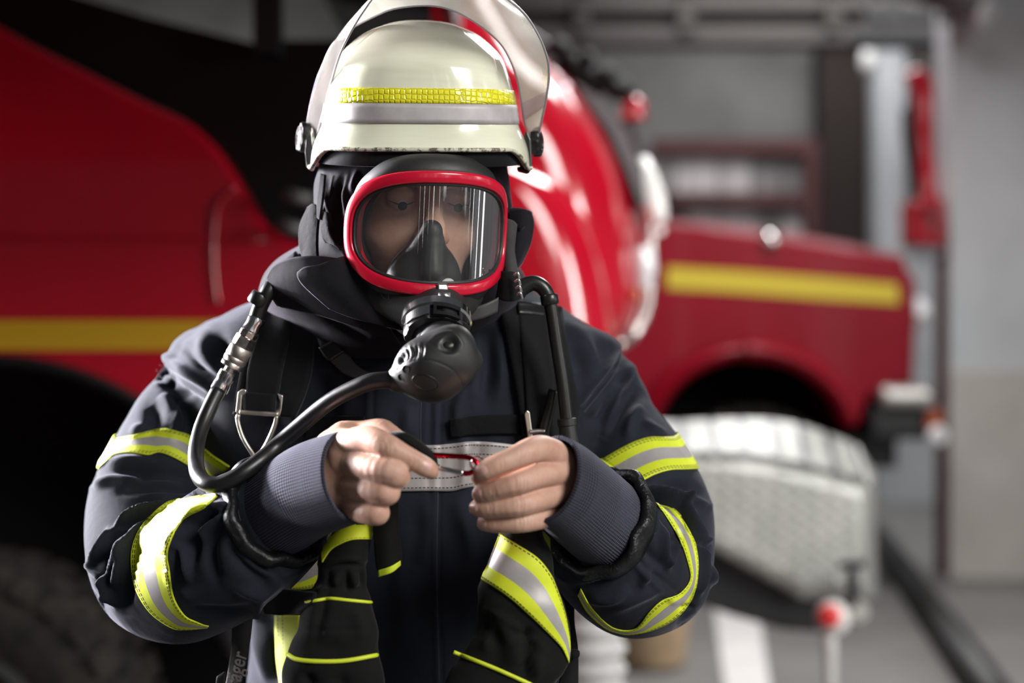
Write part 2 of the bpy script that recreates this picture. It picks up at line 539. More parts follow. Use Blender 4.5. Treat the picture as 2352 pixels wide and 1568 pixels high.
YEL = (.62, .70, .022)
def band(name, kind='yry', yel=YEL, silver=(.40, .375, .365), st=(.05, .105, .9, .95), a=.33, b=.67):
    m = M(name, (.5, .5, .5), .6, 0, .4)
    u, v = m.sepuv(); c = m.co()
    w = m.noise(22, 4, .6, c); fine = m.noise(1500, 2, .5, c)
    y = m.ramp(w, [(.3, tuple(x * .88 for x in yel)), (.7, tuple(min(1, x * 1.08) for x in yel))])
    s = m.ramp(w, [(.3, tuple(x * .82 for x in silver)), (.7, tuple(x * 1.1 for x in silver))])
    if kind == 'yry':
        ins = m.math('MULTIPLY', m.math('GREATER_THAN', v, a), m.math('LESS_THAN', v, b)); col = m.mix(ins, y, s)
        m.inp('Metallic', m.math('MULTIPLY', ins, .25)); m.inp('Roughness', m.math('MULTIPLY_ADD', ins, -.12, .62))
    elif kind == 's': col = s; m.b.inputs['Metallic'].default_value = .25; m.b.inputs['Roughness'].default_value = .5
    else: col = y
    th = None
    for q in st:
        d = dashes(m, u, v, q); th = d if th is None else m.math('MAXIMUM', th, d)
    if th is not None:
        col = m.mix(th, col, (.02, .022, .02)); m.bump(m.math('MULTIPLY', th, -1.0), .6, .0008)
    m.col(col); m.bump(w, .25, .003); m.bump(fine, .15, .0004)
    return m.m
m_band = band('yellow silver yellow reflective trim')
m_silver = band('silver reflective trim', 's', st=(.08, .28, .72, .93))
m_gband = band('glove reflective cuff band', st=(.045, .955), a=.31, b=.69)
m_yband = band('yellow cuff band', 'y', st=(.06, .9))
m_ygreen = band('yellow fabric trim', 'y', yel=(.36, .40, .03), st=(.14, .32))
m_pipe = M('neon yellow piping', (.60, .70, .03), .5).m

def shell():
    m = M('cream helmet paint', S(232, 231, 205), .17, 0, .5, Coat_Weight=.5, Coat_Roughness=.06)
    c = m.co(); n = m.noise(4, 5, .65, m.co('Object', scale=(1, 1, 9)))
    m.col(m.ramp(n, [(.3, (.70, .70, .53)), (.62, (.82, .815, .65)), (.75, (.76, .75, .58))]))
    m.inp('Roughness', m.ramp(m.noise(60, 3, .6, c), [(.3, (.10,) * 3), (.75, (.26,) * 3)]))
    m.bump(m.noise(260, 2, .5, m.co('Object', scale=(.3, 1, 1))), .03, .0006)
    return m.m
m_shell = shell()
def edge_worn():
    m = M('worn helmet rim', (.55, .54, .42), .5); c = m.co()
    m.col(m.ramp(m.noise(140, 5, .7, c), [(.42, (.13, .11, .08)), (.52, (.56, .55, .43))])); return m.m
m_rim = edge_worn()
def hextape():
    m = M('yellow honeycomb tape', (.8, .72, .02), .25, 0, .6)
    n = m.node('ShaderNodeTexVoronoi', feature='DISTANCE_TO_EDGE'); n.inputs['Scale'].default_value = 170; n.inputs['Randomness'].default_value = .25
    m.L.new(m.co('Object', scale=(1, .6, 1)), n.inputs['Vector']); e = n.outputs['Distance']
    m.col(m.ramp(e, [(.0, (.52, .47, .01)), (.08, (.74, .70, .018)), (.3, (.80, .74, .02))]))
    m.bump(m.ramp(e, [(0, (0,) * 3), (.2, (1,) * 3)]), .6, .001); return m.m
m_hex = hextape()
def greytape():
    m = M('grey reflective tape', (.4, .37, .37), .55, .2, .4); c = m.co()
    m.col(m.ramp(m.noise(30, 4, .6, c), [(.3, (.37, .34, .345)), (.7, (.52, .49, .49))])); return m.m
m_greytape = greytape()

m_red = M('glossy red plastic', (.56, .006, .030), .22, 0, .5, Coat_Weight=.3, Coat_Roughness=.1).m
def rubber(name, v, rough=.5):
    m = M(name, (v, v, v), rough, 0, .45); c = m.co()
    m.inp('Roughness', m.ramp(m.noise(30, 4, .6, c), [(.3, (rough * .8,) * 3), (.7, (rough * 1.25,) * 3)])); m.bump(m.noise(700, 2, .5, c), .08, .0005); return m.m
m_rubber = rubber('black rubber', .017, .5)
m_hose = rubber('black hose rubber', .011, .36)
m_cup = rubber('dark grey inner mask rubber', .035, .5)
m_plastic = rubber('black plastic', .010, .36)
m_valve = rubber('black valve plastic', .019, .46)
m_strapr = rubber('smooth grey rubber strap', .055, .45)
def metal(name, col=(.62, .6, .58), rough=.28):
    m = M(name, col, rough, 1); c = m.co()
    m.inp('Roughness', m.ramp(m.noise(80, 4, .6, c), [(.3, (rough * .7,) * 3), (.7, (rough * 1.4,) * 3)])); return m.m
m_chrome = metal('polished steel', (.78, .76, .75), .16)
m_steel = metal('brushed steel', (.62, .60, .57), .34)
m_alloy = metal('dull alloy buckle', (.55, .52, .46), .38)
m_brass = metal('nickel plated brass', (.66, .60, .55), .25)
m_knurl = metal('knurled nickel ring', (.52, .46, .42), .42)
m_darkmetal = metal('dark steel', (.12, .12, .12), .4)
m_anod = metal('red anodised aluminium', (.62, .012, .03), .22)
m_whitep = M('white plastic', (.52, .51, .49), .4).m
m_redp = M('red plastic', (.62, .03, .03), .4).m

def glass(name, tint=(1, 1, 1), base=.04, fres=.9, haze=0, rough=.02, hazecol=(.85, .83, .82), scr=0):
    m = bpy.data.materials.new(name); m.use_nodes = True; nt = m.node_tree; N, L = nt.nodes, nt.links
    for n in list(N): N.remove(n)
    out = N.new('ShaderNodeOutputMaterial'); tr = N.new('ShaderNodeBsdfTransparent'); tr.inputs[0].default_value = (*tint, 1)
    gl = N.new('ShaderNodeBsdfGlossy'); gl.inputs['Roughness'].default_value = rough
    fr = N.new('ShaderNodeFresnel'); fr.inputs['IOR'].default_value = 1.5
    ma = N.new('ShaderNodeMath'); ma.operation = 'MULTIPLY_ADD'; ma.inputs[1].default_value = fres; ma.inputs[2].default_value = base; ma.use_clamp = True
    L.new(fr.outputs[0], ma.inputs[0])
    mx = N.new('ShaderNodeMixShader'); L.new(ma.outputs[0], mx.inputs[0]); L.new(tr.outputs[0], mx.inputs[1]); L.new(gl.outputs[0], mx.inputs[2])
    last = mx.outputs[0]
    if haze:
        df = N.new('ShaderNodeBsdfDiffuse'); df.inputs[0].default_value = (*hazecol, 1)
        tl = N.new('ShaderNodeBsdfTranslucent'); tl.inputs[0].default_value = (*hazecol, 1)
        ad = N.new('ShaderNodeMixShader'); ad.inputs[0].default_value = .5; L.new(df.outputs[0], ad.inputs[1]); L.new(tl.outputs[0], ad.inputs[2])
        m2 = N.new('ShaderNodeMixShader'); L.new(last, m2.inputs[1]); L.new(ad.outputs[0], m2.inputs[2])
        if scr:
            tc = N.new('ShaderNodeTexCoord'); mp = N.new('ShaderNodeMapping'); mp.inputs['Scale'].default_value = (1, 1, .25); L.new(tc.outputs['Object'], mp.inputs[0])
            nz = N.new('ShaderNodeTexNoise'); nz.inputs['Scale'].default_value = scr; nz.inputs['Detail'].default_value = 6; nz.inputs['Roughness'].default_value = .65; L.new(mp.outputs[0], nz.inputs['Vector'])
            rp = N.new('ShaderNodeValToRGB'); rp.color_ramp.elements[0].position = .35; rp.color_ramp.elements[0].color = (haze * .75,) * 3 + (1,)
            rp.color_ramp.elements[1].position = .75; rp.color_ramp.elements[1].color = (min(1, haze * 1.3),) * 3 + (1,)
            L.new(nz.outputs['Fac'], rp.inputs[0]); L.new(rp.outputs[0], m2.inputs[0])
        else: m2.inputs[0].default_value = haze
        last = m2.outputs[0]
    L.new(last, out.inputs[0]); return m
m_lens = glass('clear mask lens', (.93, .94, .93), .075, .75, haze=.028, hazecol=(.8, .86, .95), scr=26)
m_visor = glass('scratched clear visor', (.93, .91, .90), .04, .8, haze=.22, rough=.08, hazecol=(.86, .80, .76), scr=18)
m_visor_edge = M('cut visor edge', (.45, .43, .48), .25, 0, .6, Alpha=.85).m

def skin():
    m = M('skin', (.50, .30, .22), .5, 0, .35); c = m.co()
    n = m.noise(34, 5, .6, c); n2 = m.noise(420, 3, .6, c)
    m.col(m.mix(m.math('MULTIPLY', n2, .3), m.ramp(n, [(.3, (.47, .255, .185)), (.5, (.57, .345, .26)), (.72, (.62, .40, .31))]), (.40, .20, .14)))
    m.b.inputs['Subsurface Weight'].default_value = .12; m.b.inputs['Subsurface Radius'].default_value = (.9, .35, .2); m.b.inputs['Subsurface Scale'].default_value = .004
    m.bump(m.noise(95, 5, .6, c), .25, .0012); m.bump(m.noise(700, 3, .6, c), .2, .0005); return m.m
m_skin = skin()
m_nail = M('fingernail', (.66, .40, .34), .25, 0, .5).m
m_hair = M('dark brown hair', (.045, .030, .022), .6).m
m_eye = M('eyeball', (.55, .52, .5), .2).m

# ---- the place
def paint(name, col, rough=.16, dirt=.15, coat=.6):
    m = M(name, col, rough, 0, .5 if coat > .4 else .15, Coat_Weight=coat, Coat_Roughness=.04); c = m.co(); n = m.noise(2.2, 5, .6, c)
    m.col(m.ramp(n, [(.3, tuple(x * (1 - dirt) for x in col)), (.7, col)])); m.bump(m.noise(3, 3, .5, c), .05, .01); return m.m
m_truckred = paint('red truck paint', (.44, .004, .018))
m_truckyel = M('yellow stripe film', (.52, .30, .012), .45).m
m_oldyel = M('yellow stripe paint', (.48, .37, .012), .5).m
m_blackglass = M('dark cab glass', (.0062, .0062, .0065), .2, 0, .35).m
m_blackp = M('black truck trim', (.006, .006, .0065), .45).m
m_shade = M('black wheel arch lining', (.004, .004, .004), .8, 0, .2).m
def tyre():
    m = M('dusty tyre rubber', (.018, .017, .017), .85, 0, .25); c = m.co()
    m.col(m.ramp(m.noise(9, 6, .65, c), [(.35, (.010, .010, .010)), (.7, (.040, .033, .028))])); m.bump(m.noise(40, 4), .5, .01); return m.m
m_tyre = tyre()
m_rimc = M('dark wheel rim', (.03, .03, .03), .5).m
m_greytrim = M('grey windscreen trim', (.11, .11, .11), .5).m
def checker():
    m = M('aluminium tread plate', (.55, .56, .53), .42, .55, .5); c = m.co('Object', scale=(1, 1, 1))
    sx = m.node('ShaderNodeSeparateXYZ'); m.L.new(c, sx.inputs[0])
    a = m.math('SINE', m.math('MULTIPLY', sx.outputs[0], 52)); b = m.math('SINE', m.math('MULTIPLY', sx.outputs[2], 72))
    e = m.math('POWER', m.math('ABSOLUTE', m.math('MULTIPLY', a, b)), 3.0)
    m.bump(m.noise(14, 4, .6, c), .12, .01); m.bump(e, .34, .006)
    m.col(m.ramp(m.noise(6, 4, .6, c), [(.3, (.27, .275, .255)), (.7, (.37, .37, .345))])); return m.m
m_tread = checker()
m_lampglass = M('clear lamp glass', (.75, .76, .78), .08, 0, .6, Coat_Weight=1).m
m_orange = M('orange lamp plastic', (.38, .07, .012), .3).m
m_offwhite = M('off white plastic', (.82, .80, .77), .25, Coat_Weight=.5).m

def plaster(name, col, var=.12, scale=1.2, rough=.85):
    m = M(name, col, rough, 0, .2); c = m.co(); n = m.noise(scale, 6, .6, c)
    m.col(m.ramp(n, [(.3, tuple(x * (1 - var) for x in col)), (.7, tuple(min(1, x * (1 + var)) for x in col))])); m.bump(m.noise(30, 5), .2, .01); return m.m
m_wall = plaster('grey concrete wall', (.165, .163, .158), .25)
m_wallw = plaster('pale plaster wall', (.42, .43, .44), .12)
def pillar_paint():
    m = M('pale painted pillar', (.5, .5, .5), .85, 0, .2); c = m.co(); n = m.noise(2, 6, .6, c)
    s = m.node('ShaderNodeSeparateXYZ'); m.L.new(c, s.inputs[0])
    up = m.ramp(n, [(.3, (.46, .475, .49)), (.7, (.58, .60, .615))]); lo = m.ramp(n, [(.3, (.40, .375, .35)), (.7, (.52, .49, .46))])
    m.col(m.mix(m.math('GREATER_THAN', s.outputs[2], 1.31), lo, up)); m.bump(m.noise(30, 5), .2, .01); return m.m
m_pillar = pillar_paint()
m_ceil = plaster('dark ceiling', (.055, .050, .046), .3)
m_steelbeam = M('brown steel beam', (.050, .042, .037), .6).m
m_gate = M('dark brown gate frame', (.026, .019, .017), .8, 0, .2).m
m_brick = plaster('brick red gate rail', (.10, .045, .045), .2, 3)
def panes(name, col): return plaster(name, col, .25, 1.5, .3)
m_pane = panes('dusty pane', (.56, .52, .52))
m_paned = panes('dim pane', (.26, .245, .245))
def floor():
    m = M('grey concrete floor', (.19, .185, .18), .55, 0, .35); c = m.co(); n = m.noise(1.3, 6, .6, c); n2 = m.noise(14, 4, .6, c)
    m.col(m.mix(m.math('MULTIPLY', n2, .35), m.ramp(n, [(.3, (.14, .135, .132)), (.7, (.215, .208, .20))]), (.11, .105, .10))); m.bump(n2, .15, .01); return m.m
m_floor = floor()
m_line = plaster('white floor paint', (.62, .60, .59), .1, 3)
m_rail = M('black floor rail', (.012, .012, .012), .5).m
m_wicker = plaster('tan straw', (.36, .26, .16), .3, 12)
m_duct = plaster('grey white ribbed plastic', (.46, .455, .445), .12, 6, .45)
# ================================================================== THE PLACE
def struct(o): o['kind'] = 'structure'; return o
def plate(name, pts, d, push, mat, parent=None, bev=0, loc=None, crv=False):
    """polygon standing at distance d (pixel outline), real thickness push"""
    p = PP([(x, y, d) for x, y in pts])
    o = MB().prism(p, (0, push, 0)).build(name, mat, parent, loc=loc)
    if bev: bevel(o, bev)
    return o

# ---- room
def slab(name, lo, hi, mat):
    return struct(MB().box(lo, hi).build(name, mat))
slab('floor', (-9, -6, -.2), (12, 18.2, 0), m_floor)
slab('wall_back', (-9, 14.0, 0), (12, 14.2, 5.2), m_wall)
slab('wall_left', (-9.2, -6, 0), (-9, 14.2, 5.2), m_wall)
slab('wall_right', (9.0, -6, 0), (9.2, 14.2, 5.2), m_wallw)
slab('ceiling', (-9, 5.6, 5.0), (9, 14.2, 5.2), m_ceil)
slab('wall_front', (-9, -6.2, 0), (-1.1, -6, 5.2), m_wallw)
for i, (x0, x1, mm) in enumerate(((-.55, -.15, m_gate), (.55, .85, m_pillar), (1.8, 2.0, m_gate), (3.4, 3.9, m_brick), (5.6, 5.8, m_gate))):
    slab('trim_%d' % (i + 1), (x0, -5.6 + .1 * i, 0), (x1, -5.4 + .1 * i, 5.2), mm)
# pale pillar at the right, and the strip of wall between it and the gate
def pbox(name, x0, x1, y0, y1, d, depth, mat, parent=None):
    a = P(x0, y1, d); b = P(x1, y0, d)
    return MB().box((a[0], d, a[2]), (b[0], d + depth, b[2])).build(name, mat, parent)
def tobox(name, x0, x1, d, depth, ztop, mat, zb=0):
    a = P(x0, 0, d); b = P(x1, 0, d)
    return MB().box((a[0], d, zb), (b[0], d + depth, ztop)).build(name, mat)
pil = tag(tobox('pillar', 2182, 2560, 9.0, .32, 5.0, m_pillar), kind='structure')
slab('trim_6', (P(2165, 0, 9.05)[0], 9.05, 0), (P(2212, 0, 9.05)[0], 9.2, P(0, 585, 9.05)[2]), m_brick)
slab('trim_7', (P(2014, 0, 13.2)[0], 13.2, 0), (P(2168, 0, 13.2)[0], 13.9, 4.6), m_wallw)
slab('trim_8', (P(2085, 0, 13.1)[0], 13.1, P(0, 560, 13.1)[2]), (P(2200, 0, 13.1)[0], 13.16, 5.0), m_ceil)
# lit recess in the back wall with a gate: brown side, brick-red rails, dusty panes
gd = thing('gate', 'dark framed garage gate with brick red rails and dusty panes in the back wall', 'gate', P(1700, 560, 13.7) * (1, 1, 0))
pbox('gate_post', 1885, 2012, 96, 900, 13.5, .35, m_gate, gd)
pbox('top_rail', 1500, 1890, 318, 352, 13.6, .25, m_brick, gd)
pbox('middle_rail', 1540, 1890, 442, 472, 13.6, .25, m_brick, gd)
pbox('side_rail', 1850, 1886, 330, 900, 13.58, .25, m_brick, gd)
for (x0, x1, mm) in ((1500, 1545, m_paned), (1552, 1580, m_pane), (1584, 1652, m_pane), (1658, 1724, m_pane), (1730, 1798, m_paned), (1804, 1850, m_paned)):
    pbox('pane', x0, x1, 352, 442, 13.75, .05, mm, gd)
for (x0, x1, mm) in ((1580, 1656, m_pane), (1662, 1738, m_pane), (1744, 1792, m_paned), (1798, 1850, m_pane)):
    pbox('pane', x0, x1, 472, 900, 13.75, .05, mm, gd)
# overhead beams and roller gear
bm_ = thing('roof_beam', 'dark steel beam across the bay above the gate', 'beam', (0, 11.5, 3.9))
pbox('flange', 1100, 2160, 60, 98, 11.5, .3, m_steelbeam, bm_)
pbox('web', 1100, 2160, 18, 60, 11.6, .1, m_ceil, bm_)
pbox('flange', 1100, 2160, -8, 20, 11.5, .3, m_steelbeam, bm_)
for x in (1320, 1560, 1900, 2040): pbox('stiffener', x, x + 34, -8, 70, 11.45, .1, m_ceil, bm_)
for k, (x0, x1, y0, y1, d) in enumerate(((2010, 2170, 20, 44, 10.4), (1960, 2175, 70, 92, 10.2))):
    a_, b_ = P(x0, y1, d), P(x1, y0, d)
    o = tag(MB().box((a_[0], d, a_[2]), (b_[0], d + .12, b_[2])).box((a_[0] + .1, d + .03, b_[2] - .01), (a_[0] + .14, d + .07, 5.06)).build('overhead_pipe', m_darkmetal), ('upper' if k == 0 else 'lower') + ' dark pipe under the ceiling beside the pale pillar', 'pipe')
fl = thing('floodlight', 'grey tubular floodlight at top right above the pale pillar', 'lamp', P(2190, 20, 9.2))
tube('housing', PP([(2100, -30, 8.9), (2180, 0, 8.75), (2262, 30, 8.6)]), .085, m_greytrim, fl, n=18)
pbox('wall_bracket', 2190, 2225, -20, 30, 8.72, .3, m_darkmetal, fl)
lathe('lens', P(2262, 30, 8.6), P(2262, 30, 8.6) - P(2100, -30, 8.9), [(-.005, .09), (.03, .09), (.035, .06)], m_lampglass, fl)
tag(tube('wall_lamp', PP([(1992, 110, 12.8), (1995, 145, 12.75), (1998, 175, 12.8)]), [.045, .07, .04], m_duct), 'small white oval wall lamp at the top of the brown gate post', 'lamp')
# red bracket of the engine parked behind the pillar
br = thing('mirror_bracket', 'long red mirror arm with boxy red base hanging before the dark gap by the pillar', 'mirror bracket', P(2130, 560, 8.9))
tube('arm', PP([(2086, 190, 8.9), (2108, 180, 8.9), (2122, 215, 8.88), (2124, 300, 8.85), (2130, 400, 8.8), (2137, 480, 8.8)]), [.05, .075, .07, .05, .05, .055], m_truckred, br, n=16)
o = pbox('base_box', 2098, 2180, 452, 566, 8.9, .35, m_truckred, br); bevel(o, .05, 3)
tube('mirror', PP([(2080, 250, 9.0), (2090, 330, 9.0), (2098, 410, 9.0)]), [.03, .045, .03], m_blackp, br)
# floor marks
def floorquad(name, pts, mat, h=.004):
    q = []
    for x, y in pts:
        d = CAMZ * F / (y - 784.0); q.append(P(x, y, d))
    q = np.array(q); q[:, 2] = .0
    return MB().prism(q, (0, 0, h)).build(name, mat)
tag(floorquad('floor_line', [(1640, 1400), (1742, 1400), (1772, 1600), (1668, 1600)], m_line), 'broad white line painted on the concrete floor', 'floor marking', kind='structure')
rl = PP([(2010, 1240, CAMZ * F / (1240 - 784)), (2290, 1640, CAMZ * F / (1640 - 784))]); rl[:, 2] = .05
tag(tube('floor_rail', rl, .085, m_rail, n=8, smooth_path=False, r2=.09), 'black rail running along the floor towards the pale pillar', 'rail')

# ---- near engine, seen from its side: cab at the left, rounded nose right of the firefighter
D1 = 3.5
t1 = thing('fire_truck', 'red fire engine close behind the firefighter, with dark cab glass and tread plate bumper', 'fire engine', (0, 4.2, 0))
arch_c, arch_r = (-30, 1490), 668
arc = [(arch_c[0] + arch_r * math.cos(a), arch_c[1] - arch_r * math.sin(a)) for a in np.linspace(math.radians(2), math.radians(125), 30)]
sill = crom(np.array([(-420, -190), (0, 62), (200, 166), (330, 232), (430, 280), (492, 335), (540, 405), (580, 478), (620, 525), (690, 560), (800, 590), (1010, 620)], float), 60)
body = [tuple(q) for q in sill] + [(1010, 1478)] + arc + [(-420, 900)]
o = plate('side_panel', body, D1, .10, m_truckred, t1); bevel(o, .02, 3)
roof = [(-420, -190)] + [(-420, -420), (0, -60), (340, 40), (584, 100), (640, 92), (1010, 92), (1010, 640)] + [tuple(q) for q in sill[::-1][1:-1]]
plate('cab_glass', roof, D1 + .09, .03, m_blackglass, t1)
plate('pillar_post', [(578, -200), (636, -200), (640, 120), (582, 120)], D1 + .02, .08, m_blackp, t1)
plate('roof_panel', [(690, -240), (1040, -240), (1040, 25), (900, 20), (790, 12), (735, -20)], D1 + .02, .6, m_blackp, t1)
tube('body_crease', PP([(-420, 545, D1 - .004), (0, 546, D1 - .004), (400, 548, D1 - .004), (612, 552, D1 - .004)]), .006, m_truckred, t1)
tube('door_seam', PP([(540, 430, D1 - .003), (500, 470, D1 - .003), (490, 560, D1 - .003), (492, 640, D1 - .003), (500, 700, D1 - .003)]), .006, m_truckred, t1)
plate('yellow_stripe', [(-420, 735), (1010, 735), (1010, 803), (-420, 805)], D1 - .003, .004, m_truckyel, t1)
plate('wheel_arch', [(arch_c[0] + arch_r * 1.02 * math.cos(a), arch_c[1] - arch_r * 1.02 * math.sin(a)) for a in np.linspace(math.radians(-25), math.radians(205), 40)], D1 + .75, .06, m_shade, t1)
tube('wheel_arch_lip', PP([(x, y, D1 + .02) for x, y in arc]), .022, m_blackp, t1, m=60)
tube('corner_bumper', PP([(485, 1400, D1 + .75), (530, 1440, D1 + .78), (560, 1520, D1 + .8), (565, 1600, D1 + .8)]), [.03, .05, .05, .05], m_greytrim, t1)
for (x, y) in ((682, 452), (668, 522)):
    tube('door_handle', PP([(x - 22, y - 6, D1 - .03), (x, y, D1 - .05), (x + 30, y + 6, D1 - .03)]), .016, m_greytrim, t1)
fl_ = [(-4.2, 2.22, 2.12), (.32, 2.22, 2.10), (.32, 3.5, 2.60), (-4.2, 3.5, 2.62)]
MB().prism(fl_, (0, .01, .04)).build('added_shade_flap', m_truckred, t1)  # unseen flap, added to shade the side panel from the front light
# front wheel
wc = P(-78, 1734, 3.62); wc[2] = .478
def wheel(parent, c, r, w, ax=(0, 1, 0), blocks=34):
    prof = [(-w * .5 + .03, r * .56), (-w * .5, r * .66), (-w * .5, r * .82), (-w * .5 + .012, r * .90), (-w * .44, r * .955), (w * .44, r * .955), (w * .5, r * .88), (w * .5, r * .6), (w * .5 - .03, r * .5)]
    t = lathe('tyre', c, ax, prof, m_tyre, parent, n=64)
    ty = MB(); A = np.array(ax, float); X = np.array((1., 0, 0)) if abs(A[0]) < .5 else np.array((0, 1., 0)); Z = np.array((0, 0, 1.))
    for k in range(blocks):
        for row, (s0, s1) in enumerate(((-.5, -.16), (-.12, .12), (.16, .5))):
            a0 = 2 * math.pi * (k + .5 * (row == 1)) / blocks; da = 2 * math.pi / blocks * .36
            q = []
            for rr in (r * .94, r):
                for aa in (a0 - da, a0 + da):
                    for s in (s0, s1): q.append(np.array(c) + A * s * w * (1.04 if rr < r else 1) + (X * math.cos(aa) + Z * math.sin(aa)) * rr)
            ty.add(q, [(0, 1, 3, 2), (4, 6, 7, 5), (0, 4, 5, 1), (2, 3, 7, 6), (0, 2, 6, 4), (1, 5, 7, 3)])
    ty.build('tread', m_tyre, t)
    lathe('rim', c, ax, [(-w * .42, r * .16), (-w * .46, r * .2), (-w * .34, r * .3), (-w * .30, r * .5), (-w * .48, r * .545), (-w * .46, r * .6), (w * .3, r * .6), (w * .3, .02)], m_rimc, parent, n=48)
wheel(t1, wc, .475, .36)
# rounded nose
sil = crom(np.array([(-90, 1120), (60, 1205), (150, 1268), (205, 1330), (310, 1402), (400, 1442), (500, 1466), (620, 1480), (700, 1478), (765, 1450), (800, 1405)], float), 26)
rows = []
for y, xr in sil:
    xr -= 24
    rows.append([(1005, y, 4.45), (xr - 330 if xr - 330 > 1030 else 1030, y, 4.36), (xr - 170, y, 4.30), (xr - 80, y, 4.36), (xr - 25, y, 4.52), (xr, y, 4.78), (xr - 40, y, 5.5), (xr - 300, y, 6.2)])
patch('nose', rows, m_truckred, t1, 60, 60, .02, -1)
fen = crom(np.array([(372, 1150), (388, 1200), (415, 1255), (445, 1290), (530, 1340), (650, 1375), (780, 1394), (860, 1400), (960, 1400)], float), 20)
rows = []
for y, xr in fen:
    rows.append([(1000, y, 4.2), (xr - 190 if xr - 190 > 1020 else 1020, y, 4.14), (xr - 90, y, 4.12), (xr - 30, y, 4.18), (xr, y, 4.30), (xr - 6, y, 4.46)])
patch('fender', rows, m_truckred, t1, 50, 40, .02, -1)
plate('windscreen_frame', [(1318, 186), (1372, 222), (1430, 290), (1478, 384), (1482, 470), (1470, 470), (1440, 392), (1398, 300), (1330, 208)], 4.6, .3, m_greytrim, t1)
tube('nose_trim', PP([(1484, 470, 4.78), (1492, 560, 4.8), (1490, 660, 4.8), (1478, 725, 4.8), (1450, 772, 4.78), (1418, 792, 4.7)]), .02, m_steel, t1)
rk = tube('roof_rack', PP([(1200, 70, 5.0), (1290, 128, 5.0), (1370, 165, 5.0), (1430, 215, 5.0)]), .018, m_blackp, t1)
for (x, y, r) in ((1285, 110, .04), (1310, 150, .05), (1345, 140, .035), (1360, 185, .055), (1395, 180, .05), (1425, 205, .045), (1330, 185, .045)):
    lathe('work_lamp', P(x, y, 5.0), (random.uniform(-.4, .4), -1, random.uniform(-.2, .2)), [(-.03, r * .5), (-.02, r), (.05, r * .95), (.09, r * .4)], m_shade, t1, n=16)
lathe('beacon', P(1455, 262, 5.1), (0, 0, 1), [(-.02, .040), (0, .045), (.04, .04), (.06, .02)], m_truckred, t1, n=20)
tube('beacon_arm', PP([(1420, 290, 5.1), (1445, 285, 5.1), (1462, 330, 5.1), (1478, 400, 5.1)]), .014, m_blackp, t1)
tube('nose_highlight', PP([(1473, 372, 4.72), (1484, 420, 4.68), (1500, 470, 4.66), (1512, 512, 4.66)]), [.03, .045, .045, .03], m_offwhite, t1, n=20)  # off-white solid standing in for a bright reflection beside the nose
tube('marker_lamp', PP([(1508, 525, 4.7), (1514, 540, 4.7)]), [.025, .02], m_offwhite, t1)
tube('headlamp', PP([(1470, 570, 4.6), (1476, 610, 4.6), (1474, 655, 4.62)]), [.04, .045, .035], m_lampglass, t1, n=20)
tube('indicator_lamp', PP([(1458, 660, 4.55), (1462, 690, 4.55)]), [.018, .018], m_orange, t1)
a_, b_ = P(1010, 1478, D1), P(1010, -70, D1)
MB().prism([(a_[0] - .02, D1 + .01, a_[2]), (a_[0] - .02, D1 + .01, b_[2]), (a_[0] + .03, 4.7, b_[2] + .1), (a_[0] + .03, 4.7, a_[2])], (.02, 0, 0)).build('cab_front', m_truckred, t1)
plate('chassis', [(960, 780), (1360, 790), (1380, 1300), (960, 1300)], 4.75, 1.0, m_blackp, t1)
# tread plate bumper: ribbed top, chequered front, black apron under it
fe = [(1290, 1062), (1400, 1052), (1560, 1048), (1720, 1050), (1860, 1076), (1990, 1112)]
be = [(1290, 985), (1400, 972), (1545, 972), (1720, 965), (1835, 977), (1962, 1022)]
fe_ = crom(np.array(fe, float), 40); be_ = crom(np.array(be, float), 40)
DB = 4.55
def onbar(u, v):
    """u along the bumper, v 0 front edge .. 1 back edge of its top"""
    a = np.array([np.interp(u, np.linspace(0, 1, 40), fe_[:, k]) for k in (0, 1)]); b = np.array([np.interp(u, np.linspace(0, 1, 40), be_[:, k]) for k in (0, 1)])
    q = a + (b - a) * v
    return P(q[0], q[1], DB + .42 * v + .10 * u * u)
cut = np.linspace(0, 1, 11)
top = MB()
for i in range(10):
    u0, u1 = cut[i] + .013, cut[i + 1] - .013
    q = [onbar(u0, .04), onbar(u1, .04), onbar(u1, .94), onbar(u0, .94)]
    top.prism(q, (0, 0, .014))
bt = top.build('bumper_top', m_tread, t1)
under = MB(); g = np.array([[onbar(u, v) - (0, 0, .004) for v in (0, 1)] for u in np.linspace(0, 1, 24)])
o = obj('bumper_top_plate', g.reshape(-1, 3), grid_faces(24, 2), m_darkmetal, t1, False); solid(o, .01)
lower = [(1290, 1240), (1480, 1235), (1640, 1262), (1740, 1316), (1836, 1371), (1992, 1371)]
lw = plin(lower, 40)
g = np.array([[onbar(u, 0) + (P(lw[i][0], lw[i][1], DB + .10 * u * u) - onbar(u, 0)) * s for s in np.linspace(0, 1, 8)] for i, u in enumerate(np.linspace(0, 1, 40))])
o = obj('bumper_front', g.reshape(-1, 3), grid_faces(40, 8), m_tread, t1, True); solid(o, .012)
a, b = onbar(1, 0), onbar(1, 1); dn = np.array((0, 0, a[2] - P(1992, 1371, DB + .1)[2]))
end = MB().prism([a, b, P(2003, 1100, DB + .5) * (1, 1, 0) + (0, 0, b[2] - .1), P(2006, 1371, DB + .5), a - dn], (.012, 0, 0)).build('bumper_end', m_tread, t1)
plate('bumper_apron', [(1290, 1238), (1480, 1233), (1640, 1262), (1836, 1374), (1985, 1380), (1972, 1430), (1900, 1452), (1800, 1446), (1680, 1412), (1560, 1370), (1290, 1330)], DB + .16, .5, m_blackp, t1)
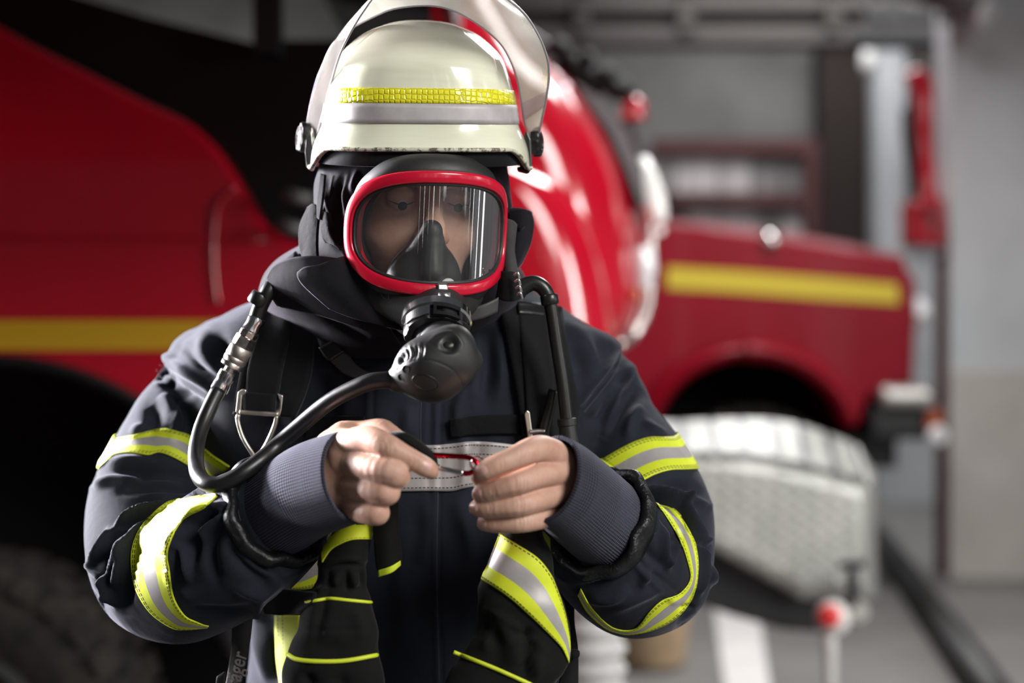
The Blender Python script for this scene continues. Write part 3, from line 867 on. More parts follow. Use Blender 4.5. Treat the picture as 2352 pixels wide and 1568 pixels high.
# shackle bolt with T handle, warning ball on its rod
hb = tube('tow_pin', PP([(1958, 1302, 4.5), (1958, 1340, 4.5), (1960, 1392, 4.5)]), [.016, .018, .012], m_blackp, t1, n=12)
tube('tow_pin_handle', PP([(1926, 1298, 4.5), (1958, 1294, 4.5), (1988, 1296, 4.5)]), .014, m_blackp, t1, n=12)
lathe('tow_eye', P(1966, 1400, 4.55), (0, 1, 0), [(-.03, .02), (-.03, .035), (.03, .035), (.03, .02)], m_steel, t1, n=20)
wm = thing('warning_marker', 'white rod with red and white ball standing under the bumper corner', 'marker', P(1908, 1700, 4.42))
tube('rod', np.array([P(1905, 1460, 4.42), P(1907, 1568, 4.42), P(1909, 1860, 4.42)]), [.022, .018, .014], m_whitep, wm, n=14)
lathe('ball', P(1912, 1418, 4.42), (.1, -1, .05), [(-.05, .02), (-.035, .045), (0, .055), (.03, .048), (.05, .02)], m_whitep, wm, n=24)
lathe('red_cap', P(1906, 1415, 4.37), (-.2, -1, .05), [(-.02, .034), (.01, .033), (.022, .018)], m_redp, wm, n=20)

# ---- ribbed drum and straw basket on the floor behind the right sleeve
dr = thing('ribbed_drum', 'pale grey ribbed drum standing behind the right sleeve', 'drum', P(1366, 1700, 3.6) * (1, 1, 0))
c = P(1362, 1200, 3.6)
prof = [(0, .085)]
zt = P(0, 1235, 3.6)[2]
zs = np.linspace(zt, 0.02, 130)
prof = [(-(zt - z), .063 + .016 * (1 - math.exp(-(zt - z) * 12)) + .0 + .0075 * (math.sin(max(0, (zt - z) - .16) * 2 * math.pi / .052) if zt - z > .16 else 0) + .00) for z in zs]
lathe('body', (c[0], 3.6, zt), (0, 0, 1), prof, m_duct, dr, n=48)
lathe('neck', (c[0], 3.6, zt - .002), (0, 0, 1), [(0, .063), (.015, .064), (.02, .05), (.02, .01)], m_duct, dr, n=40)
bk = thing('straw_basket', 'tan straw basket on the floor behind the right elbow', 'basket', P(1490, 1500, 6.6) * (1, 1, 0))
cz = 1.5 * 0
c = P(1492, 1400, 6.6)
lathe('body', (c[0], 6.6, 0), (0, 0, 1), [(0.0, .12), (.02, .16), (.25, .19), (.44, .18), (.45, .16), (.06, .12)], m_wicker, bk, n=36)

# ---- old engine further back: bonnet, wing, bumper
D2 = 8.2
m_oldred = paint('dark red old paint', (.20, .0012, .010), .32, .15, .05)
t2 = thing('old_fire_truck', 'older red fire engine with long bonnet and yellow stripe parked further back', 'fire engine', (1.6, 9.2, 0))
hood = [(1330, 505), (1490, 512), (1600, 520), (1760, 548), (1880, 566), (1990, 580), (2070, 600), (2096, 630), (2100, 720), (2092, 880), (2000, 905)]
archc, ar_x, ar_y = (1722, 1010), 236, 205
arch = [(archc[0] + ar_x * math.cos(a), archc[1] - ar_y * math.sin(a)) for a in np.linspace(math.radians(5), math.radians(175), 26)]
body = hood + arch + [(1440, 990), (1330, 990)]
o = plate('bonnet_side', body, D2, 1.7, m_oldred, t2); bevel(o, .05, 3)
rows = [[(1480, 515, D2 + .02), (1700, 536, D2 + .02), (1900, 568, D2 + .02), (2080, 606, D2 + .02)], [(1500, 500, D2 + .4), (1700, 520, D2 + .4), (1900, 550, D2 + .4), (2070, 588, D2 + .4)], [(1520, 506, D2 + 1.0), (1700, 526, D2 + 1.0), (1900, 556, D2 + 1.), (2050, 592, D2 + 1.)]]
patch('bonnet_top', rows, m_oldred, t2, 16, 24, .03)
plate('yellow_stripe', [(1532, 612), (1700, 622), (1880, 636), (2062, 652), (2066, 698), (1880, 686), (1700, 672), (1532, 662)], D2 - .006, .008, m_oldyel, t2)
tube('mudguard', PP([(x, y, D2 - .10) for x, y in arch[1:14]]), .06, m_oldred, t2, m=60, r2=.11)
tube('mudguard', PP([(x, y, D2 - .05) for x, y in arch[13:]]), .05, m_oldred, t2, m=60, r2=.09)
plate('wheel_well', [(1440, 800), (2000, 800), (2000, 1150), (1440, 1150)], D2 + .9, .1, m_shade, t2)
w2 = P(1722, 1090, D2 + .2); w2[2] = .56
wheel(t2, w2, .56, .32, blocks=26)
plate('front_face', [(2060, 605), (2100, 640), (2104, 720), (2096, 885), (2060, 890)], D2 + .05, 1.5, m_oldred, t2)
tube('headlamp', PP([(2092, 690, D2 + .15), (2106, 720, D2 + .15), (2104, 745, D2 + .15)]), [.06, .085, .05], m_lampglass, t2)
lathe('bonnet_catch', P(1768, 546, D2 - .02), (0, -1, .3), [(-.02, .03), (.02, .05), (.04, .02)], m_chrome, t2, n=16)
o = pbox('bumper', 2022, 2152, 886, 934, D2 - .1, 1.9, m_steel, t2); bevel(o, .05, 3)
o = pbox('bumper_block', 2000, 2150, 934, 1010, D2, 1.6, m_blackp, t2); bevel(o, .03)
pbox('indicator', 2130, 2160, 940, 985, D2 - .04, .1, m_orange, t2)
lathe('fog_lamp', P(2154, 1000, D2 - .05), (0.3, -1, 0), [(-.05, .04), (0, .06), (.03, .04)], m_lampglass, t2, n=18)
pbox('chassis', 1330, 2060, 1000, 1075, D2 + .5, .9, m_blackp, t2)

# ---- daylight and added lamps
def area(name, loc, look, size, power, col=(1, 1, 1), sy=None, spread=None):
    l = bpy.data.lights.new(name, 'AREA'); l.energy = power; l.color = col; l.shape = 'RECTANGLE'; l.size = size; l.size_y = sy or size
    if spread: l.spread = math.radians(spread)
    o = bpy.data.objects.new(name, l); COL.objects.link(o); o.location = loc
    o.rotation_euler = (Vector(look) - Vector(loc)).to_track_quat('-Z', 'Y').to_euler(); return o
area('side door daylight', (-2.75, 2.9, 2.25), (-.2, 1.60, 1.54), .4, 36, (.97, .95, 1.0), 1.0, spread=28)
area('front gate daylight', (4.2, -2.6, 4.6), (.9, 2.4, 1.2), 2.6, 115, (1, .985, .96), 2.4, spread=85)
area('added left highlight strip', (-5.0, 2.8, 1.95), (-.2, 1.55, 1.5), .13, 20, (.98, .96, 1), 2.4, spread=40)  # strip lamp added for the highlight on the mask frame's left edge
area('skylight over the bumper', (1.6, 6.3, 4.7), (1.2, 4.8, 1.0), 1.4, 260, (1, .99, .98))
area('added fill over the left bay', (-3.2, 10.5, 4.85), (-3.0, 11.5, 0), 2.0, 120, (.98, .98, 1))  # lamp added to lift the dark back wall behind the cab
area('skylight at the back', (2.6, 11.0, 4.85), (2.4, 11.2, 0), 3.0, 230, (.98, .98, 1))
area('yard daylight on the nose', (6.6, 1.2, 2.8), (.9, 4.6, 1.6), 1.3, 48, (1, .98, .97), 2.4, spread=60)
for x, wd, pw in ((.35, .05, 1.6), (1.0, .10, 4), (1.75, .06, 2.4), (2.5, .20, 8.5), (3.6, .08, 4), (4.7, .6, 22)):
    area('added streak strip', (x, -4.6, 1.9), (x * .7 + .1, 1.6, 1.5), wd, pw, (1, .98, .95), 3.6)  # added tall strip lamps that draw vertical streaks on lens and nose
for y, wd, pw in ((-4.2, .60, 11), (-3.0, .12, 3), (-1.9, .55, 10), (-.6, .10, 3), (.35, .22, 6), (1.9, .12, 4), (3.4, .5, 9)):
    area('added lens reflection strip', (8.8, y, 1.7), (0, 1.6, 1.5), wd, pw, (1, .985, .96), 3.2)  # added strip lamps, mirrored as streaks in the right of the lens
w = bpy.data.worlds.new('overcast yard'); SC.world = w; w.use_nodes = True
w.node_tree.nodes['Background'].inputs[0].default_value = (.75, .82, .95, 1); w.node_tree.nodes['Background'].inputs[1].default_value = .06

# ---- camera
cd = bpy.data.cameras.new('camera'); cd.lens = 50; cd.sensor_width = 36; cd.clip_start = .05
cd.dof.use_dof = True; cd.dof.focus_distance = 1.53; cd.dof.aperture_fstop = 1.9; cd.dof.aperture_blades = 0
cam = bpy.data.objects.new('camera', cd); COL.objects.link(cam); cam.location = (0, 0, CAMZ); cam.rotation_euler = (math.radians(90), 0, 0)
SC.camera = cam
SC.view_settings.view_transform = 'Standard'; SC.view_settings.look = 'None'; SC.view_settings.gamma = 1; SC.view_settings.use_curve_mapping = False
SC.view_settings.exposure = 0
SC.cycles.use_adaptive_sampling = True; SC.cycles.adaptive_threshold = .025; SC.cycles.max_bounces = 7; SC.cycles.transparent_max_bounces = 14; SC.cycles.diffuse_bounces = 3; SC.cycles.glossy_bounces = 4
SC.cycles.caustics_reflective = False; SC.cycles.caustics_refractive = False; SC.cycles.sample_clamp_indirect = 6
SC.cycles.use_denoising = True
# ================================================================== THE FIREFIGHTER
pe = thing('person', 'firefighter in navy coat with helmet and breathing mask, looking down at both hands', 'person', (-.12, 1.78, 0))

def circ(pts):
    """(px,py,d,radius in px) -> (x,y,z,r)"""
    return [(*P(a, b, d), r / F * d) for a, b, d, r in pts]

# ---------- head, face and trunk under the clothes
YAW = math.radians(19); HC = np.array((-.1185, 1.655, 1.655))
RF = rotz(YAW) @ rotx(math.radians(10))          # face looks down and to the right of the picture
def fl(x, y, z): return HC + RF @ np.array((x, -y, z))   # x picture-right, y forward, z up
Fd = Field((-.24, 1.50, 1.46), (.04, 1.80, 1.82), .0018)
Fd.ell(fl(0, -.015, .045), (.077, .098, .085), 0)
Fd.ell(fl(0, .022, -.02), (.066, .070, .085), .02, R=RF.T)
Fd.ell(fl(0, .045, -.075), (.042, .045, .04), .025, R=RF.T)            # jaw, chin
for s in (-1, 1):
    Fd.ell(fl(s * .040, .058, -.022), (.026, .020, .022), .02, R=RF.T)   # cheek
    Fd.ell(fl(s * .033, .084, .022), (.022, .016, .013), .012, mode='s', R=RF.T)   # socket
    Fd.chain([(*fl(s * .012, .090, .036), .0075), (*fl(s * .032, .087, .041), .0085), (*fl(s * .054, .072, .034), .007)], .009)  # brow ridge
    Fd.ell(fl(s * .032, .074, .016), (.0155, .0135, .0125), .003, R=RF.T)   # eyeball bulge with lid
    Fd.ell(fl(s * .032, .0775, .0215), (.0165, .0125, .0095), .002, R=RF.T)   # lowered upper lid
    Fd.ell(fl(s * .0755, -.01, .0), (.008, .018, .03), .008, R=RF.T)      # ear
Fd.chain([(*fl(0, .089, .030), .0085), (*fl(0, .098, .008), .009), (*fl(0, .107, -.014), .011), (*fl(0, .109, -.022), .012)], .008)
for s in (-1, 1): Fd.ell(fl(s * .012, .099, -.024), (.008, .010, .008), .006, R=RF.T)
Fd.chain([(*fl(-.022, .082, -.054), .006), (*fl(0, .090, -.053), .0075), (*fl(.022, .082, -.054), .006)], .006)
Fd.chain([(*fl(-.018, .081, -.062), .006), (*fl(0, .089, -.063), .008), (*fl(.018, .081, -.062), .006)], .005)
Fd.cone(HC + (0, .03, -.06), .056, HC + (-.005, .06, -.19), .06, .03)      # neck
hV, hQ = Fd.mesh(1)

# ---------- hands
def hand(lo, hi, fingers, palm, thumb, extra=()):
    Hf = Field(lo, hi, .0011)
    for q in palm: Hf.chain(circ(q), .012)
    T = None
    for fg in fingers:
        Ff = Field(lo, hi, .0011); Ff.chain(circ(fg), .001, m=3 * len(fg))
        h = np.clip(.5 + .5 * (Ff.f - Hf.f) / .0026, 0, 1); Hf.f = Ff.f + (Hf.f - Ff.f) * h - .0026 * h * (1 - h)
    for th in thumb:
        Ff = Field(lo, hi, .0011); Ff.chain(circ(th), .001, m=3 * len(th))
        h = np.clip(.5 + .5 * (Ff.f - Hf.f) / .006, 0, 1); Hf.f = Ff.f + (Hf.f - Ff.f) * h - .006 * h * (1 - h)
    return Hf
# his right hand, at the left of the picture: back of the hand to the camera, forefinger stretched
R_idx = [(800, 1022, 1.415, 36), (845, 1010, 1.392, 33), (888, 1024, 1.372, 28), (925, 1043, 1.372, 24), (955, 1060, 1.374, 23), (978, 1073, 1.377, 22.5), (987, 1079, 1.379, 20)]
R_mid = [(805, 1062, 1.410, 36), (855, 1075, 1.382, 36), (897, 1083, 1.368, 34), (912, 1092, 1.376, 31), (900, 1096, 1.400, 27), (870, 1095, 1.420, 25)]
R_rin = [(805, 1112, 1.412, 36), (850, 1122, 1.386, 35), (882, 1127, 1.374, 33), (888, 1131, 1.384, 30), (872, 1131, 1.406, 26), (846, 1128, 1.424, 24)]
R_pin = [(805, 1156, 1.418, 34), (838, 1169, 1.394, 33), (862, 1176, 1.382, 30), (866, 1178, 1.392, 27), (850, 1177, 1.410, 24), (828, 1172, 1.426, 22)]
R_thu = [(790, 1000, 1.455, 34), (832, 996, 1.452, 30), (872, 990, 1.440, 29), (892, 997, 1.430, 25), (922, 1022, 1.416, 25), (950, 1048, 1.402, 24), (978, 1070, 1.396, 21), (992, 1082, 1.394, 18)]
palmR = [[(730, 1110, 1.47, 62), (770, 1095, 1.44, 64), (800, 1060, 1.420, 52)], [(740, 1120, 1.47, 62), (780, 1120, 1.44, 62), (808, 1120, 1.425, 46)], [(740, 1130, 1.47, 58), (780, 1140, 1.44, 55), (806, 1150, 1.428, 42)], [(740, 1080, 1.47, 60), (775, 1040, 1.445, 52), (800, 1026, 1.425, 42)]]
Hr = hand(P(640, 1290, 1.42) - (.0, .10, 0), P(1030, 930, 1.42) + (0, .12, 0), (R_pin, R_rin, R_mid, R_idx), palmR, (R_thu,))
rV, rQ = Hr.mesh(1)
# his left hand, at the right of the picture: four fingers side by side over the thumb
L_idx = [(1270, 1042, 1.422, 34), (1238, 1030, 1.404, 31), (1205, 1040, 1.386, 28), (1172, 1055, 1.378, 25), (1143, 1066, 1.374, 24.5), (1120, 1077, 1.374, 23), (1109, 1083, 1.376, 21)]
L_mid = [(1282, 1085, 1.424, 33), (1240, 1092, 1.402, 29), (1194, 1107, 1.384, 28), (1155, 1120, 1.384, 25), (1123, 1131, 1.390, 23.5), (1104, 1134, 1.395, 20)]
L_rin = [(1284, 1132, 1.426, 32), (1242, 1146, 1.406, 28), (1196, 1158, 1.390, 27), (1152, 1164, 1.390, 24), (1116, 1167, 1.396, 23), (1097, 1166, 1.402, 20)]
L_pin = [(1268, 1176, 1.430, 30), (1236, 1190, 1.412, 26), (1202, 1198, 1.400, 24), (1165, 1202, 1.400, 21.5), (1132, 1202, 1.404, 20.5), (1113, 1201, 1.408, 18)]
L_thu = [(1270, 1070, 1.462, 34), (1225, 1062, 1.450, 30), (1180, 1078, 1.432, 27), (1140, 1092, 1.416, 26), (1112, 1096, 1.404, 23), (1100, 1096, 1.400, 19)]
palmL = [[(1345, 1130, 1.48, 60), (1310, 1100, 1.455, 58), (1275, 1055, 1.435, 42)], [(1350, 1130, 1.48, 60), (1312, 1115, 1.455, 58), (1280, 1090, 1.435, 42)], [(1345, 1135, 1.48, 60), (1310, 1135, 1.455, 55), (1282, 1134, 1.438, 38)], [(1340, 1150, 1.48, 56), (1300, 1155, 1.455, 48), (1270, 1172, 1.440, 34)]]
Hl = hand(P(1060, 1290, 1.42) - (.0, .10, 0), P(1420, 960, 1.42) + (0, .12, 0), (L_pin, L_rin, L_mid, L_idx), palmL, (L_thu,))
lV, lQ = Hl.mesh(1)
# knuckle folds and tendons
kn = [([(876, 1008), (884, 1022), (882, 1040)], -.5, 3), ([(886, 1006), (895, 1022), (893, 1042)], -.5, 3), ([(897, 1012), (904, 1026), (902, 1044)], -.4, 3), ([(947, 1042), (951, 1058), (945, 1074)], -.45, 3), ([(955, 1046), (959, 1062), (953, 1078)], -.4, 3),
      ([(820, 1040), (860, 1046), (900, 1058), (935, 1075)], -.8, 5), ([(818, 1094), (860, 1098), (905, 1104)], -.6, 5), ([(808, 1146), (850, 1150), (890, 1152)], -.6, 5),
      ([(790, 1000), (830, 1005)], .5, 10)]
rV = creases(rV, rQ, [(a, b * 1.15, c) for a, b, c in kn], np.ones(len(rV), bool))
kn = []
for (x, y, s) in ((1205, 1040, 26), (1194, 1107, 25), (1196, 1158, 24), (1202, 1198, 20)):
    for dx, a in ((-9, -.35), (0, -.5), (8, -.5), (16, -.35)): kn.append(([(x + dx - 4, y - s * .75), (x + dx, y), (x + dx - 2, y + s * .75)], a, 2.6))
for (x, y, s) in ((1143, 1066, 22), (1124, 1131, 20), (1118, 1166, 19), (1134, 1202, 17)):
    for dx, a in ((4, -.4), (12, -.35)): kn.append(([(x + dx - 2, y - s * .7), (x + dx + 2, y), (x + dx, y + s * .7)], a, 2.4))
for c0, c1, c2 in (((1265, 1066), (1200, 1077), (1110, 1112)), ((1270, 1115), (1200, 1131), (1100, 1150)), ((1265, 1163), (1200, 1180), (1110, 1186))): kn.append(([c0, c1, c2], -.5, 4))
lV = creases(lV, lQ, [(a, b * 1.15, c) for a, b, c in kn], np.ones(len(lV), bool))

# one body: trunk, arms and legs run into the head and hands
Bf = Field((-.56, 1.40, -.02), (.36, 2.06, 1.60), .009)
tr = lambda px, d: (px - 1176) / F * d
cx = -.125
Bf.ell((cx, 1.81, 1.28), (.17, .105, .22), 0); Bf.ell((cx, 1.82, 1.40), (.19, .085, .09), .03); Bf.ell((cx, 1.82, 1.0), (.165, .11, .14), .05)
Bf.cone((cx, 1.78, 1.44), .06, (-.105, 1.71, 1.56), .055, .03)
for s in (-1, 1):
    Bf.chain([(cx + s * .09, 1.82, .92, .088), (cx + s * .10, 1.80, .52, .058), (cx + s * .105, 1.83, .11, .042)], .02, m=10)
    Bf.chain([(cx + s * .105, 1.83, .11, .042), (cx + s * .115, 1.74, .045, .038), (cx + s * .125, 1.64, .035, .03)], .02)
Bf.chain([(cx - .21, 1.82, 1.42, .058), (-.385, 1.72, 1.24, .045), (*P(690, 1140, 1.50), .034), (*P(760, 1100, 1.452), .03)], .02)
Bf.chain([(cx + .21, 1.82, 1.42, .058), (.16, 1.72, 1.235, .045), (*P(1385, 1180, 1.53), .034), (*P(1320, 1115, 1.465), .03)], .02)
bV, bQ = Bf.mesh(2)
V = np.vstack([bV, hV, rV, lV]); n1, n2, n3 = len(bV), len(bV) + len(hV), len(bV) + len(hV) + len(rV)
Q = np.vstack([bQ, hQ + n1, rQ + n2, lQ + n3])
body_o = obj('body', V, Q, m_skin, pe)
hand_tree = bvh(np.vstack([rV, lV]), np.vstack([rQ, lQ + len(rV)]))
face_tree = bvh(hV, hQ)
# nails, each lying on its fingertip
def nail(c, ax, L, W, tree=hand_tree):
    ax = np.array(ax, float); ax /= np.linalg.norm(ax); nn = np.array((-ax[1], ax[0])); rows = []
    ts = np.linspace(-1, 1, 9)
    v = []
    for a in ts:
        for b in ts:
            # squircle outline
            u, w_ = a * math.sqrt(max(0, 1 - .38 * b * b)), b * math.sqrt(max(0, 1 - .38 * a * a))
            x, y = np.array(c) + ax * u * L + nn * w_ * W
            d = depth_at(tree, x, y, np.nan); v.append((x, y, d))
    v = np.array(v); ok = ~np.isnan(v[:, 2])
    v[~ok, 2] = np.nanmax(v[ok, 2]) if ok.any() else 1.4
    edge = np.maximum(np.abs(np.repeat(ts, 9)), np.abs(np.tile(ts, 9)))
    w_ = np.array([P(x, y, d - .0006 * (1 - e ** 4) + .0001) for (x, y, d), e in zip(v, edge)])
    return bm_out(obj('fingernail', w_, grid_faces(9, 9), m_nail, pe))
def bm_out(o):
    me = o.data; me.update()
    if sum((p.normal.dot(CAM - o.matrix_world @ p.center)) for p in me.polygons) < 0: me.flip_normals()
    return o
nail((982, 1067), (.86, .5), 13, 11); nail((1107, 1081), (-.85, .5), 14, 13); nail((1097, 1131), (-.97, .22), 9, 12); nail((1089, 1165), (-1, .05), 8, 12); nail((1108, 1201), (-1, 0), 10, 10)
# eyes under lowered lids, brows
for s in (-1, 1):
    c = fl(s * .032, .0775, .0125)
    o = lathe('eye', c, RF @ np.array((0, -1, -.35)), [(-.008, .006), (-.002, .0102), (.004, .0098), (.009, .006), (.0105, .002)], m_eye, pe, n=20)
    lathe('iris', c, RF @ np.array((0.05, -1, -.42)), [(.0080, .0058), (.0104, .0050), (.0110, .001)], M('iris', (.05, .06, .06), .2).m, o, n=16)
    pts = [fl(s * .012, .0985, .034), fl(s * .026, .098, .042), fl(s * .042, .091, .044), fl(s * .056, .078, .036)]
    tube('eyebrow', pts, [.003, .0042, .0036, .0015], m_hair, pe, n=8, r2=[.0015, .002, .002, .001])
    tube('eyelashes', [fl(s * .018, .088, .0145), fl(s * .026, .0905, .0115), fl(s * .036, .0895, .0108), fl(s * .047, .083, .014)], [.0003, .0007, .0007, .0003], m_hair, pe, n=6)

# ---------- coat
Cf = Field((-.60, 1.40, .80), (.42, 2.08, 1.64), .0027)
lv = np.array([(560, 760, 1150, 1.70, 1.90), (640, 690, 1200, 1.69, 1.92), (680, 610, 1245, 1.68, 1.93), (705, 545, 1290, 1.668, 1.94), (740, 480, 1340, 1.655, 1.95), (790, 425, 1405, 1.640, 1.955), (850, 400, 1435, 1.628, 1.96), (950, 425, 1425, 1.620, 1.96),
               (1100, 480, 1385, 1.618, 1.96), (1250, 560, 1335, 1.622, 1.96), (1400, 588, 1312, 1.625, 1.95), (1568, 570, 1322, 1.618, 1.95), (1950, 545, 1345, 1.61, 1.96)], float)
def torso(X, Y, Z):
    dd = 1.78; py = 784 - (Z - CAMZ) / dd * F
    L = (np.interp(py, lv[:, 0], lv[:, 1]) - 1176) / F * dd; R = (np.interp(py, lv[:, 0], lv[:, 2]) - 1176) / F * dd
    A = np.interp(py, lv[:, 0], lv[:, 3]); B = np.interp(py, lv[:, 0], lv[:, 4])
    w = (R - L) / 2; d = (B - A) / 2
    k = ((np.abs(X - (L + R) / 2) / w) ** 2.4 + (np.abs(Y - (A + B) / 2) / d) ** 2.4) ** (1 / 2.4)
    s = (k - 1) * np.minimum(w, d)
    top = Z - (CAMZ - (575 - 784) / F * dd); bot = .86 - Z
    return np.maximum(np.maximum(s, top), bot) + 0 * X
Cf.put(torso, (-.6, 1.5, .84), (.42, 2.05, 1.64), 0)
armL = [(520, 850, 1.80, 118), (455, 920, 1.785, 108), (410, 985, 1.765, 112), (372, 1075, 1.735, 128), (350, 1170, 1.70, 146), (348, 1250, 1.665, 148), (372, 1312, 1.635, 150), (430, 1322, 1.60, 148), (495, 1282, 1.565, 158), (560, 1240, 1.535, 158), (625, 1190, 1.508, 142), (690, 1150, 1.48, 130)]
armR = [(1345, 860, 1.80, 95), (1385, 920, 1.785, 100), (1405, 985, 1.765, 108), (1452, 1080, 1.735, 130), (1492, 1170, 1.70, 140), (1500, 1245, 1.665, 140), (1490, 1305, 1.635, 146), (1450, 1310, 1.605, 150), (1415, 1275, 1.575, 152), (1375, 1230, 1.545, 140), (1330, 1175, 1.51, 126)]
Af = Field((-.60, 1.36, 1.10), (-.05, 2.0, 1.62), .0027); Af.chain(circ(armL), 0, m=60)
cutL = P(640, 1170, 1.500); nL = np.array(P(690, 1140, 1.46)) - P(590, 1200, 1.535); nL /= np.linalg.norm(nL)
Af.cut(cutL, nL)
Ag = Field((-.05, 1.36, 1.10), (.42, 2.0, 1.62), .0027); Ag.chain(circ(armR), 0, m=60)
cutR = P(1378, 1200, 1.522); nR = np.array(P(1330, 1160, 1.47)) - P(1430, 1250, 1.56); nR /= np.linalg.norm(nR)
Ag.cut(cutR, nR)
for G in (Af, Ag):
    o = np.round((G.lo - Cf.lo) / .0027).astype(int)
    s0 = np.maximum(o, 0); 
    sl = tuple(slice(s0[i], min(Cf.n[i], o[i] + G.n[i])) for i in range(3)); gl = tuple(slice(s0[i] - o[i], s0[i] - o[i] + (sl[i].stop - sl[i].start)) for i in range(3))
    a = Cf.f[sl]; d = G.f[gl]; k = .010; h = np.clip(.5 + .5 * (d - a) / k, 0, 1); Cf.f[sl] = d + (a - d) * h - k * h * (1 - h)
cV, cQ = Cf.mesh(3)
pre = bvh(cV, cQ); vis = visible(cV, pre)
